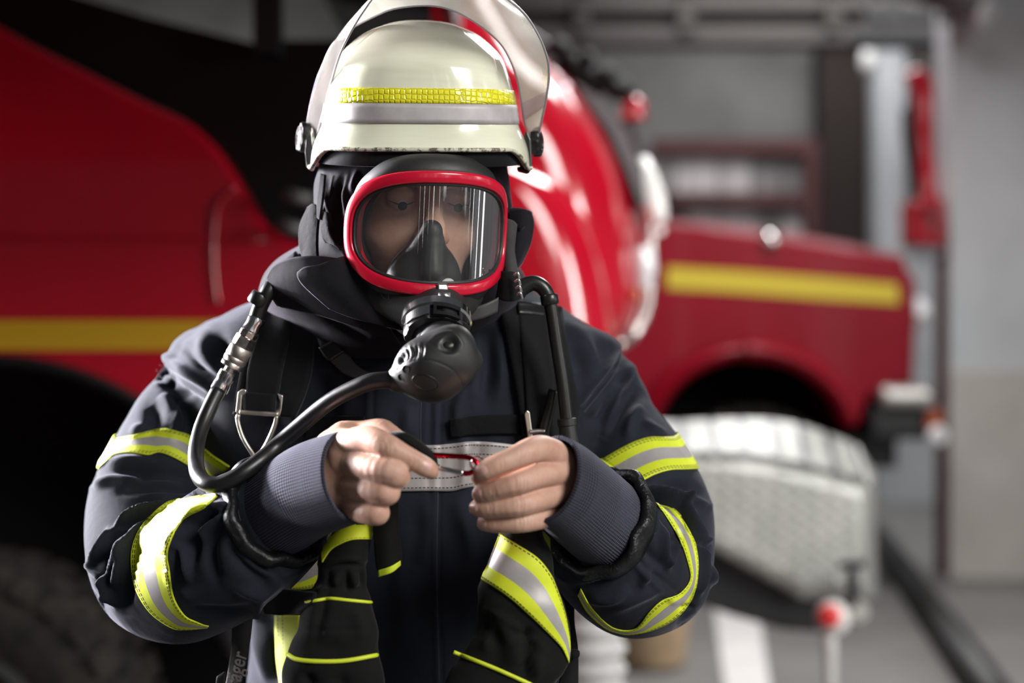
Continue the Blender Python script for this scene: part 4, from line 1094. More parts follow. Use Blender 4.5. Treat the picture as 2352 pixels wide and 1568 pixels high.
folds = [
    # his right shoulder and sleeve (picture left)
    ([(352, 838), (395, 830), (440, 862), (500, 905)], 5, 8), ([(345, 850), (372, 872), (420, 905), (470, 935)], -6, 10), ([(360, 835), (385, 858), (378, 880)], -6, 9),
    ([(372, 905), (392, 940), (400, 985)], 6, 14), ([(432, 915), (415, 955), (398, 1000)], 6, 9), ([(340, 930), (355, 960), (345, 1000)], -4, 14),
    ([(300, 1000), (322, 985), (345, 990)], 3, 10), ([(222, 1100), (300, 1082), (390, 1080), (480, 1110)], -8, 13), ([(240, 1065), (300, 1058), (380, 1068)], 4, 10),
    ([(215, 1120), (260, 1095), (330, 1098)], 6, 9), ([(500, 1130), (430, 1118), (360, 1112), (280, 1125)], -7, 10),
    ([(372, 1155), (300, 1185), (255, 1222)], 7, 5), ([(365, 1172), (305, 1196), (258, 1216)], -6, 6), ([(252, 1215), (240, 1260), (208, 1300)], 7, 6),
    ([(330, 1200), (290, 1265), (248, 1330), (240, 1350)], 7, 5), ([(310, 1200), (268, 1275), (235, 1340)], -7, 8), ([(300, 1250), (275, 1320), (258, 1350)], 5, 5), ([(322, 1245), (300, 1310), (290, 1400)], -5, 9),
    ([(205, 1290), (225, 1330), (240, 1372)], 5, 6), ([(246, 1312), (250, 1352), (268, 1390)], 6, 5), ([(232, 1362), (262, 1372)], 4, 4), ([(215, 1310), (240, 1400)], -5, 8),
    ([(520, 1150), (455, 1185), (420, 1235), (392, 1290)], 7, 6), ([(505, 1170), (440, 1215)], -6, 8), ([(430, 1222), (410, 1270), (395, 1340)], 6, 5), ([(420, 1240), (430, 1290), (434, 1335)], 5, 5), ([(450, 1215), (440, 1300)], -5, 9),
    ([(548, 1150), (475, 1180), (450, 1200)], 6, 6), ([(530, 1170), (470, 1215), (460, 1240)], 5, 7), ([(510, 1200), (480, 1260), (500, 1340)], -5, 12),
    ([(556, 1100), (540, 1160), (560, 1230), (600, 1290), (650, 1330)], -4, 7), ([(575, 1095), (560, 1160), (585, 1235), (640, 1300)], 3, 7), ([(520, 1240), (560, 1300), (620, 1345)], -4, 12),
    ([(540, 1350), (600, 1360), (650, 1330)], 4, 10), ([(430, 1400), (520, 1410), (590, 1395)], -4, 12),
    ([(440, 740), (410, 790), (385, 830)], 4, 14), ([(480, 750), (470, 800), (500, 860)], 4, 16), ([(510, 770), (500, 830)], -5, 14), ([(425, 800), (455, 835), (500, 870)], -4, 6),
    # his left shoulder and sleeve (picture right)
    ([(1292, 730), (1330, 780), (1370, 850)], 4, 16), ([(1330, 760), (1400, 790), (1430, 800)], 4, 12), ([(1420, 800), (1395, 850), (1352, 900), (1330, 930)], 4, 6), ([(1432, 808), (1408, 858), (1365, 912), (1340, 945)], -5, 5),
    ([(1310, 800), (1340, 850), (1330, 900)], -4, 14), ([(1450, 840), (1430, 885), (1400, 900)], 6, 9), ([(1465, 880), (1440, 920), (1412, 960), (1380, 1010)], -5, 12), ([(1415, 895), (1405, 950), (1385, 1005)], 6, 9), ([(1475, 930), (1450, 965), (1440, 1010)], 5, 10),
    ([(1340, 960), (1380, 960), (1400, 920)], -4, 12), ([(1480, 965), (1500, 985), (1530, 1000)], 3, 8),
    ([(1460, 1125), (1520, 1130), (1580, 1150), (1628, 1160)], 7, 7), ([(1450, 1140), (1510, 1148), (1570, 1165)], -8, 9), ([(1590, 1120), (1575, 1150), (1590, 1200), (1628, 1250)], 6, 6), ([(1560, 1165), (1575, 1210), (1610, 1265)], -7, 8),
    ([(1500, 1118), (1560, 1110), (1610, 1130)], -6, 9), ([(1540, 1170), (1590, 1240), (1620, 1290)], 5, 6), ([(1625, 1250), (1600, 1240)], 5, 6), ([(1605, 1250), (1615, 1310), (1605, 1370)], 5, 5), ([(1625, 1290), (1636, 1345)], 5, 6),
    ([(1480, 1160), (1515, 1200), (1522, 1260), (1535, 1310)], 5, 6), ([(1500, 1165), (1545, 1240)], -5, 9), ([(1450, 1150), (1475, 1230), (1500, 1280), (1525, 1300)], -5, 10), ([(1560, 1220), (1545, 1260), (1528, 1305)], 5, 5), ([(1490, 1180), (1480, 1250)], 4, 7),
    ([(1445, 1115), (1480, 1150), (1478, 1200), (1440, 1270), (1430, 1300)], -3.5, 5), ([(1455, 1110), (1492, 1150), (1490, 1210), (1452, 1285)], 3, 6),
    ([(1440, 1268), (1470, 1310), (1500, 1340), (1545, 1378)], 3, 6, 'seam'), ([(1455, 1262), (1480, 1300), (1512, 1325), (1560, 1362)], -3, 5, 'seam'),
    ([(1300, 1310), (1350, 1330), (1420, 1300), (1455, 1280)], 3.5, 7), ([(1330, 1345), (1380, 1340), (1440, 1310)], -4, 9), ([(1400, 1400), (1460, 1370), (1520, 1345)], 4, 12), ([(1345, 1375), (1400, 1372), (1450, 1345)], 4, 10), ([(1470, 1350), (1480, 1320), (1495, 1300)], 3, 8), ([(1560, 1440), (1590, 1395), (1600, 1350)], -4, 7), ([(1600, 1400), (1560, 1395)], -4, 5),
    # front: placket, yoke, chest creases
    ([(1005, 900), (1003, 1000), (1002, 1130), (1000, 1300), (1006, 1568)], 2.4, 7, 'seam'), ([(1012, 900), (1010, 1010), (1008, 1130), (1008, 1300), (1014, 1568)], -3, 4, 'seam'), ([(988, 900), (987, 1010), (985, 1130)], -2, 3.5, 'seam'), ([(968, 900), (966, 1010)], -2, 3.5, 'seam'),
    ([(846, 880), (845, 960), (848, 1010)], 2.5, 5, 'seam'), ([(858, 880), (857, 960), (860, 1020)], -2, 4, 'seam'),
    ([(1090, 760), (1092, 840), (1080, 920)], 4, 12), ([(1118, 760), (1122, 830), (1110, 920)], -4, 12), ([(1140, 760), (1150, 860), (1140, 930)], 4, 12), ([(1070, 880), (1050, 940), (1052, 1000)], 3.5, 10),
    ([(940, 930), (935, 1000)], 3, 14), ([(1060, 1000), (1075, 1060), (1060, 1130)], 4, 14), ([(1105, 1010), (1090, 1070), (1100, 1130)], -4, 14),
    ([(980, 1140), (985, 1220), (960, 1300)], 3, 18), ([(1050, 1140), (1075, 1230), (1085, 1300)], 4, 18), ([(930, 1200), (920, 1320), (930, 1450)], 3, 20), ([(1040, 1350), (1050, 1450)], -3, 20),
    ([(600, 1360), (590, 1450), (612, 1568)], 4, 10), ([(612, 1400), (625, 1480), (640, 1568)], -4, 10), ([(660, 900), (680, 960), (700, 1010)], 4, 16), ([(730, 850), (750, 920)], -4, 16), ([(800, 900), (790, 960)], 3, 14),
]
cV = creases(cV, cQ, [(f[0], f[1] * (1.0 if len(f) > 3 else 2.2), *f[2:]) for f in folds], vis)
# fine rumpling all over
ph = np.random.rand(14, 4) * 6.28
kk = np.random.randn(14, 3) * 42
N_ = vnormals(cV, cQ); dsp = sum(np.sin(cV @ kk[i] + ph[i, 0] + 1.3 * np.sin(cV @ kk[(i + 3) % 14] * .6 + ph[i, 1])) for i in range(14)) / 14
cV = cV + N_ * (dsp * .0035)[:, None]
cV = relax(cV, cQ, .22)
ct = bvh(cV, cQ)
coat = obj('coat', cV, cQ, m_navy, pe)
tree_L = tree_R = ct

# the trunk alone, so that what lies on the chest is not laid over the forearms in front of it
Tt = Field((-.60, 1.50, .84), (.42, 2.06, 1.64), .008); Tt.put(torso, (-.6, 1.5, .84), (.42, 2.05, 1.64), 0); tv_, tq_ = Tt.mesh(1); trunk = bvh(tv_, tq_)
class Chest:
    def ray_cast(s, o, d):
        a = ct.ray_cast(o, d); b = trunk.ray_cast(o, d)
        return b if (b[0] is not None and (a[0] is None or a[0].y < b[0].y - .03)) else a
chest = Chest()
# sewn-on bands, as parts of the coat
strip('reflective_band', ct, [(243, 1062), (262, 1045), (300, 1040), (340, 1045), (370, 1040), (420, 1062), (470, 1098), (498, 1134)], [(290, 1003), (312, 998), (345, 990), (385, 985), (425, 996), (452, 1012), (490, 1045), (560, 1090)], m_band, coat, nu=90, nv=14, wrap=True, ext=50)
strip('reflective_band', ct, [(496, 1132), (440, 1143), (380, 1155), (335, 1195), (308, 1240), (300, 1290), (312, 1350), (345, 1405), (395, 1440), (430, 1444), (476, 1440)], [(500, 1140), (470, 1165), (425, 1190), (395, 1235), (385, 1275), (390, 1310), (400, 1370), (425, 1412), (455, 1428), (470, 1434), (480, 1436)], m_band, coat, nu=110, nv=14, wrap=False)
strip('reflective_band', ct, [(1358, 1072), (1400, 1045), (1450, 1018), (1490, 1005), (1527, 1004)], [(1448, 1120), (1470, 1108), (1505, 1090), (1540, 1080), (1577, 1078)], m_band, coat, nu=70, nv=14, wrap=True, ext=60)
strip('reflective_band', ct, [(1512, 1157), (1548, 1170), (1580, 1210), (1598, 1255), (1602, 1310), (1590, 1372), (1550, 1420), (1500, 1445), (1450, 1455), (1420, 1452), (1390, 1440), (1350, 1405), (1328, 1365)], [(1506, 1156), (1528, 1185), (1560, 1240), (1578, 1290), (1584, 1330), (1560, 1362), (1520, 1378), (1490, 1405), (1462, 1440), (1430, 1446), (1396, 1432), (1358, 1392), (1334, 1350)], m_band, coat, nu=110, nv=12, wrap=False)
strip('chest_band', chest, [(600, 1058), (640, 1040), (700, 1020), (760, 1016), (860, 1022), (985, 1022), (1040, 1018), (1090, 1013), (1160, 1018), (1240, 1030)], [(600, 1140), (640, 1130), (700, 1120), (760, 1122), (860, 1128), (985, 1127), (1040, 1127), (1080, 1118), (1160, 1120), (1240, 1125)], m_silver, coat, nu=120, nv=16, smooth=1)
strip('hook_patch', chest, [(1033, 962), (1100, 954), (1170, 952), (1202, 955)], [(1036, 1004), (1100, 997), (1170, 996), (1205, 1000)], m_velcro, coat, nu=40, nv=10, off=.002, t=.003, smooth=2)
strip('hook_patch', chest, [(700, 962), (780, 955), (838, 955)], [(704, 1004), (780, 998), (838, 998)], m_velcro, coat, nu=30, nv=10, off=.002, t=.003, smooth=2)
strip('side_band', chest, [(632, 1412), (634, 1470), (636, 1520), (644, 1580)], [(690, 1412), (690, 1470), (690, 1520), (680, 1580)], m_ygreen, coat, nu=40, nv=10, smooth=1)
strip('hem_band', chest, [(648, 1330), (690, 1300), (740, 1245), (790, 1205)], [(655, 1352), (705, 1352), (760, 1340), (800, 1330)], m_band, coat, nu=30, nv=10, smooth=1)
# stitch lines
m_stitch = M('dark seam thread', (.03, .032, .045), .8).m
for q in ([(360, 850), (402, 872), (450, 905), (500, 930)], [(368, 838), (410, 862), (458, 893), (510, 918)], [(1424, 805), (1400, 850), (1360, 900), (1332, 935)], [(1432, 812), (1410, 860), (1370, 912), (1340, 948)],
          [(968, 900), (966, 960), (966, 1015)], [(1006, 1130), (1003, 1300), (1008, 1560)], [(556, 1095), (545, 1160), (570, 1240), (620, 1310)], [(1470, 1140), (1494, 1170), (1488, 1215), (1452, 1280)]):
    cord('seam_stitch', ct, q, .0007, m_stitch, coat, m=40, off=-.0002, n=5)

# leather-like lining rolled at each sleeve end
def lining(c, nrm, r, wob, name='cuff_lining'):
    nrm = nrm / np.linalg.norm(nrm); a = np.cross(nrm, (0, 0, 1.)); a /= np.linalg.norm(a); b = np.cross(nrm, a)
    prof = [(-.010, .0005), (-.002, .0022), (.007, .0026), (.0125, .0012), (.0142, -.002), (.012, -.006), (.004, -.012), (-.010, -.018), (-.026, -.023)]
    nu_ = 150; v = []
    for i in range(nu_):
        th = 2 * math.pi * i / nu_
        wv = .0018 * math.sin(3 * th + wob) + .0014 * math.sin(7 * th + 2 * wob) + .0012 * math.sin(12 * th + wob)
        ws = .0045 * math.sin(2 * th + wob) + .003 * math.sin(5 * th + wob * 3)
        for (s_, d) in prof:
            k = np.clip((s_ + .016) / .02, 0, 1)
            v.append(c + (a * math.cos(th) + b * math.sin(th)) * (r + d + wv * k) + nrm * (s_ + ws * k))
    m_ = len(prof); f = [(i * m_ + j, i * m_ + j + 1, ((i + 1) % nu_) * m_ + j + 1, ((i + 1) % nu_) * m_ + j) for i in range(nu_) for j in range(m_ - 1)]
    return solid(bm_fix(obj(name, v, f, m_leather, coat)), .0015, 0)
lining(cutL, nL, 135 / F * 1.5, .4); lining(cutR, nR, 131 / F * 1.52, 2.0)

# knitted cuffs
def cuff(pts, rl, rd, name):
    q = crom(np.column_stack([PP(pts), rl, rd]), 60); p = q[:, :3]
    v, f, uv = sweep_vf(p, q[:, 3], 96, q[:, 4], caps=False, ref=(0, 0, 1))
    o = obj(name, v, f, m_knit, coat, True, uv); solid(o, .004, -1); return o
cuff([(585, 1205, 1.545), (650, 1165, 1.50), (712, 1126, 1.458), (765, 1106, 1.432), (806, 1094, 1.414)], np.array((112, 112, 110, 108, 105)) / F * 1.45, np.array((.046, .045, .042, .039, .037)), 'knit_cuff')
cuff([(1440, 1240, 1.565), (1390, 1200, 1.52), (1338, 1155, 1.47), (1296, 1118, 1.438), (1262, 1098, 1.420)], np.array((112, 112, 110, 106, 103)) / F * 1.45, np.array((.046, .045, .042, .039, .037)), 'knit_cuff')

# trousers and boots (below the frame)
Tf = Field((-.42, 1.60, .0), (.18, 2.0, .95), .010)
for s in (-1, 1): Tf.chain([(cx + s * .095, 1.82, .90, .118), (cx + s * .105, 1.80, .5, .095), (cx + s * .11, 1.82, .16, .092)], .02, m=10)
tV, tQ = Tf.mesh(2); obj('trousers', tV, tQ, m_trouser, pe)
for s in (-1, 1):
    bt_ = Field((cx + s * .12 - .12, 1.50, 0), (cx + s * .12 + .12, 1.96, .30), .008)
    bt_.chain([(cx + s * .11, 1.83, .24, .062), (cx + s * .112, 1.83, .07, .06), (cx + s * .12, 1.72, .05, .052), (cx + s * .128, 1.62, .045, .046)], .02, m=10)
    bt_.cut((0, 0, .006), (0, 0, -1))
    v, q = bt_.mesh(2); v[:, 2] = np.maximum(v[:, 2], .001); obj('boot', v, q, m_leather, pe)
# ================================================================== HELMET
he = thing('helmet', 'cream firefighter helmet with yellow and grey bands and raised clear visor, on the head', 'helmet', P(967, 282, 1.67))
H0 = P(967, 282, 1.67); RH = rotz(math.radians(3)) @ rotx(math.radians(9))
# pitch: the front goes down
zl = np.array([-.056, -.050, -.040, -.028, -.015, -.006, 0, .0225, .044, .0590, .0742, .0875, .1023, .113, .1165, .1175])
al = np.array([.1290, .1275, .1265, .1245, .1195, .1150, .1135, .1102, .1052, .1007, .0946, .0833, .064, .036, .016, .001])
bl = np.array([.162, .160, .156, .150, .143, .139, .137, .135, .130, .1255, .118, .105, .082, .046, .020, .001])
_h = crom(np.column_stack([zl, al, bl]), 120)
for _ in range(3): _h[1:-1] = .25 * _h[:-2] + .5 * _h[1:-1] + .25 * _h[2:]
zl, al, bl = np.maximum.accumulate(_h[:, 0] + np.arange(120) * 1e-9), _h[:, 1], _h[:, 2]
def hsurf(th, z, off=0):
    """th 0 = front; z local height"""
    a = np.interp(z, zl, al) + off; b = np.interp(z, zl, bl) + off
    front = math.cos(th) > 0
    p = 2.75 if z < .03 else 2.75 - .5 * min(1, (z - .03) / .06)
    if not front: p = 2.3; b = b * 1.05
    s, c = math.sin(th), math.cos(th)
    k = (abs(s) ** p + abs(c) ** p) ** (-1 / p)
    x, y = a * s * k, -b * c * k
    if z > .03:      # raised middle panel with a crease along each side
        wz = np.interp(z, [.03, .075, .118], [.094, .083, .034])
        t = np.clip((wz - abs(x)) / .006, 0, 1); t = t * t * (3 - 2 * t)
        r = 1 + .034 * t * np.clip((z - .03) / .03, 0, 1); x, y = x * r, y * r
    return H0 + RH @ np.array((x, y, z))
def zbot(th):
    t = min(1, max(0, (abs(th) - .80) / .36)); return -.0285 - .0225 * t * t * (3 - 2 * t)
NT = 140
ths = np.linspace(-math.pi, math.pi, NT, endpoint=False)
def hz(th, u):
    zb = zbot(th); return zb + (.1173 - zb) * u
us = np.concatenate([np.linspace(0, .3, 16), np.linspace(.3, .93, 46)[1:], np.linspace(.93, 1, 14)[1:]])
v = [hsurf(t, hz(t, u)) for u in us for t in ths]
o = obj('shell', v, grid_faces(len(us), NT, True), m_shell, he, True); bm_fix(o); solid(o, .0035, -1)
tube('rim', [hsurf(t, zbot(t) + .0005, .0006) for t in ths], .0024, m_rim, o, n=8, closed=True, smooth_path=False)
def htape(name, z0, z1, t0, t1, mat, n=90):
    g = np.array([[hsurf(t, z, .0009) for z in np.linspace(z0, z1, 5)] for t in np.linspace(t0, t1, n)])
    q = bm_fix(obj(name, g.reshape(-1, 3), grid_faces(n, 5), mat, he, True)); solid(q, .0008, 0); return q
htape('yellow_tape', .0215, .0375, math.radians(-47), math.radians(74), m_hex)
htape('grey_tape', -.0002, .0212, -2.9, 2.9, m_greytape, 140)
g = np.array([[H0 + RH @ np.array((np.interp(0, zl, al) * .93 * math.sin(t) * f, -.128 * math.cos(t) * f, -.030 + .02 * (1 - f))) for f in (1, .9, .75)] for t in ths])
Bv = [hsurf(t, z, -.006) for z in (-.045, -.02, .01) for t in ths]
o = bm_fix(obj('liner_band', Bv, grid_faces(3, NT, True), m_strapc, he, True)); solid(o, .004, -1)
# raised visor
back = crom(np.array([(713, 322, 1.70), (706, 283, 1.695), (724, 196, 1.68), (741, 151, 1.668), (763, 104, 1.650), (803, 68, 1.628), (864, 36, 1.605), (907, 20, 1.595), (977, 13, 1.590), (1033, 22, 1.592), (1089, 50, 1.602), (1145, 95, 1.622), (1173, 140, 1.637), (1190, 191, 1.652), (1204, 275, 1.672), (1216, 314, 1.685)]), 90)
free = crom(np.array([(724, 330, 1.69), (735, 285, 1.655), (750, 232, 1.625), (775, 142, 1.565), (800, 84, 1.53), (835, 25, 1.495), (880, -30, 1.468), (960, -78, 1.452), (1060, -78, 1.452), (1150, -14, 1.470), (1201, 28, 1.50), (1232, 73, 1.53), (1254, 123, 1.56), (1261, 168, 1.585), (1255, 224, 1.615), (1236, 312, 1.675)]), 90)
vp = np.array([[P(*(back[i] + (free[i] - back[i]) * s)) + np.array((0, -.004, .008)) * math.sin(math.pi * s) * math.sin(math.pi * i / 89) for s in np.linspace(0, 1, 14)] for i in range(90)])
o = obj('visor', vp.reshape(-1, 3), grid_faces(90, 14), m_visor, he, True)
tube('visor_edge', vp[:, -1], .0014, m_visor_edge, o, n=8, smooth_path=False)
tube('visor_edge', vp[:, 0], .0010, m_visor_edge, o, n=8, smooth_path=False)
def knob(c, ax, r, L, mat_face, lobes=7):
    c = np.array(c); ax = np.array(ax, float); ax /= np.linalg.norm(ax); a = np.cross(ax, (0, 0, 1.)); a /= np.linalg.norm(a); b = np.cross(ax, a); n = 70; v = []
    for s, f in ((0, .8), (.1, 1), (.85, 1), (1, .9)):
        for k in range(n):
            t = 2 * math.pi * k / n; rr = r * f * (1 + .07 * math.cos(lobes * t)); v.append(c + ax * L * s + (a * math.cos(t) + b * math.sin(t)) * rr)
    f = grid_faces(4, n, True) + [tuple(range(n - 1, -1, -1)), tuple(range(3 * n, 4 * n))]
    o = bm_fix(obj('pivot_knob', v, f, m_plastic, he, True)); sharp(o)
    lathe('knob_face', c + ax * L * .98, ax, [(0, r * .8), (.0012, r * .78), (.0014, r * .55), (.0004, r * .5), (.0004, .001)], mat_face, o, n=32)
knob(P(712, 318, 1.695), (-1, -.42, .08), .0172, .013, m_chrome); knob(P(1222, 330, 1.68), (1, -.25, .05), .0150, .011, m_plastic)
for pts, mm in (([(716, 290), (722, 345), (722, 380), (716, 392), (704, 386), (700, 350), (702, 320)], m_chrome), ([(1203, 306), (1212, 300), (1220, 320), (1223, 385), (1214, 398), (1190, 392), (1186, 384), (1210, 380)], m_plastic)):
    bevel(plate('visor_bracket', pts, 1.64, .012, mm, he), .002)
lathe('rivet', P(733, 320, 1.63), (-.6, -1, .2), [(-.002, .004), (.001, .0038), (.0016, .002)], m_steel, he, n=16)
bevel(plate('side_clip', [(752, 352), (776, 350), (770, 378), (754, 384)], 1.655, .02, m_rim, he), .003)
bevel(plate('side_clip', [(1188, 352), (1210, 352), (1214, 392), (1196, 390)], 1.655, .02, m_rim, he), .003)

# ================================================================== HOOD round head and neck (clothing)
HL = P(950, 452, 1.67)
MC = np.array((-.1055, 1.600, 1.627)); RM = rotz(math.radians(20)) @ rotx(math.radians(9))
def ml(x, y, z): return MC + RM @ np.array((x, y, z))       # y: away from the face's front is +
Gf = Field((-.34, 1.46, 1.48), (.10, 1.90, 1.80), .0022)
Gf.ell(HL, (.1135, .118, .150), 0)
Gf.cone(P(930, 600, 1.68), .098, P(905, 680, 1.70), .112, .03)
Gf.ell(P(885, 690, 1.715), (.150, .105, .060), .03)
Gf.ell(P(760, 650, 1.70), (.075, .09, .045), .03); Gf.ell(P(1085, 655, 1.705), (.065, .08, .04), .03)
Gf.ell(ml(0, -.055, -.004), (.077, .10, .070), .010, mode='s', R=RM.T)
Gf.ell(ml(0, -.03, -.06), (.06, .08, .06), .010, mode='s', R=RM.T)
Gf.ell(HC + (.006, .008, .03), (.076, .088, .104), .004, mode='s')
gV, gQ = Gf.mesh(2); gt0 = bvh(gV, gQ); gvis = visible(gV, gt0)
gf = [([(745, 392), (752, 440), (760, 500)], 5, 5), ([(800, 395), (790, 430), (796, 480), (800, 520)], 5, 5), ([(810, 385), (775, 450), (778, 520)], -5, 9), ([(776, 400), (764, 460), (770, 540)], 4, 7), ([(820, 390), (806, 440)], 4, 5),
      ([(726, 400), (722, 450), (728, 480)], 4, 5), ([(700, 600), (640, 640)], 5, 12), ([(860, 640), (880, 690), (930, 745)], 5, 5), ([(845, 620), (862, 690), (915, 755)], -5, 6), ([(835, 640), (850, 700), (900, 765)], 4, 6),
      ([(740, 680), (800, 720), (870, 760)], 5, 7), ([(720, 700), (780, 745), (850, 780)], -5, 9), ([(790, 560), (810, 610), (840, 650)], 6, 7), ([(1160, 420), (1168, 500), (1160, 560)], 5, 6), ([(1000, 355), (1060, 358), (1120, 372)], 4, 4)]
gV = creases(gV, gQ, gf, gvis); gV = relax(gV, gQ, .3); gtree = bvh(gV, gQ)
hood = obj('flash_hood', gV, gQ, m_hood, pe)
# neck cloth flaps that lie over the collar
def flap(rows, mat=m_hood, name='neck_flap', t=.004, nu=26, nv=30, edge=True):
    o = patch(name, rows, mat, hood, nu, nv, t, -1); return o
flap([[(617, 640, 1.60), (632, 612, 1.592), (668, 594, 1.575), (708, 588, 1.562), (760, 592, 1.555), (820, 610, 1.56)], [(624, 672, 1.60), (650, 655, 1.585), (690, 648, 1.568), (740, 652, 1.555), (800, 664, 1.550), (850, 680, 1.55)], [(642, 700, 1.605), (690, 712, 1.59), (740, 722, 1.575), (800, 742, 1.565), (860, 765, 1.56), (920, 790, 1.565)]])
flap([[(690, 628, 1.553), (704, 614, 1.548), (735, 608, 1.542), (768, 596, 1.54), (800, 588, 1.545)], [(694, 644, 1.551), (735, 652, 1.542), (780, 662, 1.538), (825, 668, 1.54), (862, 672, 1.545)], [(760, 705, 1.553), (810, 725, 1.548), (850, 738, 1.546), (890, 752, 1.548), (925, 760, 1.555)]], t=.005)
flap([[(712, 478, 1.625), (725, 470, 1.615), (738, 478, 1.61)], [(694, 520, 1.63), (716, 530, 1.61), (732, 545, 1.60)], [(692, 560, 1.62), (716, 585, 1.60), (735, 600, 1.59)], [(700, 592, 1.61), (725, 612, 1.59), (750, 618, 1.58)]], m_velcro, 'velcro_tab', .004)
flap([[(742, 492, 1.60), (752, 486, 1.592), (758, 500, 1.59)], [(744, 535, 1.597), (758, 530, 1.587), (768, 545, 1.585)], [(754, 556, 1.594), (768, 560, 1.585), (785, 575, 1.58)]], m_velcro, 'velcro_tab', .004)
flap([[(1150, 492, 1.655), (1180, 484, 1.645), (1217, 491, 1.65)], [(1156, 525, 1.65), (1190, 520, 1.632), (1219, 512, 1.645)], [(1160, 570, 1.645), (1188, 566, 1.63), (1210, 556, 1.645)], [(1158, 635, 1.64), (1172, 622, 1.63), (1188, 604, 1.645)]], m_hood, 'neck_flap', .006)
flap([[(1172, 488, 1.638), (1200, 485, 1.632), (1218, 492, 1.636)], [(1178, 520, 1.632), (1198, 528, 1.622), (1216, 505, 1.632)]], m_hood, 'neck_flap', .005)
# ================================================================== MASK
ma = thing('breathing_mask', 'full face breathing mask with red rim and clear curved lens over the face', 'mask', MC)
RL = .0935; PH = math.radians(71); HH = .0665
def outl(s, k=1.0, p=2.45):
    c, q = math.cos(s), math.sin(s); r = (abs(c) ** p + abs(q) ** p) ** (-1 / p)
    return PH * c * r * k, HH * q * r * k + .002 * (1 - (c * r) ** 2)
def mcyl(phi, h, r): return ml(r * math.sin(phi), -r * math.cos(phi), h)
ss = np.linspace(0, 2 * math.pi, 160, endpoint=False)
def rim_section(name, prof, mat, parent, n=160):
    """prof: (shrink in metres, radius) around the outline"""
    v = []
    for s in ss:
        ph, h = outl(s); p2, h2 = outl(s + .02); p1, h1 = outl(s - .02)
        t = np.array(((p2 - p1) * RL, h2 - h1)); t /= np.linalg.norm(t); nrm = np.array((-t[1], t[0]))
        for (d, r) in prof: v.append(mcyl(ph + nrm[0] * d / RL, h + nrm[1] * d, r))
    m = len(prof); f = [(i * m + j, i * m + (j + 1) % m, ((i + 1) % n) * m + (j + 1) % m, ((i + 1) % n) * m + j) for i in range(n) for j in range(m)]
    return bm_fix(obj(name, v, f, mat, parent, True))
fr = rim_section('frame', [(.0005, .0830), (-.0005, .0870), (0, .0975), (.001, .0992), (.003, .1000), (.0105, .1000), (.0122, .0992), (.0130, .0975), (.0128, .0885), (.0122, .0830)], m_red, ma)
rim_section('lens_gasket', [(.0118, .0925), (.0118, .0965), (.0150, .0972), (.0158, .0960), (.0158, .0925)], m_rubber, ma)
# lens
v = [mcyl(0, 0, .0945)]; f = []
rg = np.linspace(0, 1, 30)[1:]
for k in rg:
    for s in ss: ph, h = outl(s); e = (1 - .0135 / HH * .92); v.append(mcyl(ph * k * .885, h * k * .80, .0945))
n = len(ss)
for j in range(n): f.append((0, 1 + j, 1 + (j + 1) % n))
for i in range(len(rg) - 1):
    for j in range(n): f.append((1 + i * n + j, 1 + (i + 1) * n + j, 1 + (i + 1) * n + (j + 1) % n, 1 + i * n + (j + 1) % n))
bm_out(obj('lens', v, f, m_lens, ma, True))
# rubber facepiece: flange round the rim, cone to the coupling
rim_section('face_seal', [(.004, .078), (-.004, .076), (-.016, .070), (-.0175, .076), (-.012, .086), (-.002, .0925), (.004, .0925)], m_rubber, ma)
Mf = Field((-.22, 1.40, 1.44), (.02, 1.66, 1.62), .0016)
CN = P(1003, 750, 1.503); AX = np.array((.02, -.62, -.78)); AX /= np.linalg.norm(AX)
c0 = ml(-.030, -.058, -.050); c1 = ml(.030, -.058, -.050)
CE = CN - AX * .022 + (0, .012, -.004)
Mf.cone(ml(-.047, -.044, -.068), .025, CE, .027, .012); Mf.cone(ml(.040, -.044, -.068), .025, CE, .027, .012); Mf.cone(ml(0, -.058, -.082), .022, CE, .027, .012); Mf.cone(CE, .027, CN - AX * .004, .029, .008)
Mf.ell(ml(0, -.03, -.012), (.070, .085, .0605), .004, mode='s', R=RM.T)
X0 = Mf; mV, mQ = Mf.mesh(2); obj('chin_piece', mV, mQ, m_rubber, ma)
# raised marks moulded in the rubber: a small box of lines
for (pts) in ([(868, 648), (884, 653), (893, 686), (878, 680), (868, 648)], [(873, 658), (886, 662)], [(876, 668), (889, 672)], [(880, 652), (884, 672)]):
    cord('moulded_mark', bvh(mV, mQ), pts, .0004, m_strapr, ma, m=30, off=0, n=5)
# inner nose cup
Nf = Field((-.20, 1.46, 1.50), (.02, 1.66, 1.68), .0016)
Nf.cone(ml(-.004, -.066, .003), .012, ml(-.004, -.044, -.040), .031, .01); Nf.cone(ml(-.018, -.038, -.056), .027, ml(.012, -.038, -.056), .027, .015); Nf.cone(ml(0, -.04, -.045), .034, ml(0, -.03, -.080), .042, .01)
Nf.chain([(*ml(-.004, -.070, -.012), .009), (*ml(-.004, -.077, -.040), .011)], .012)
nV, nQ = Nf.mesh(2); obj('nose_cup', nV, nQ, m_cup, ma)
lathe('valve_disc', ml(.014, -.074, -.058), RM @ np.array((.3, -1, -.2)), [(-.004, .010), (0, .011), (.002, .010), (.003, .004)], m_offwhite, ma, n=24)
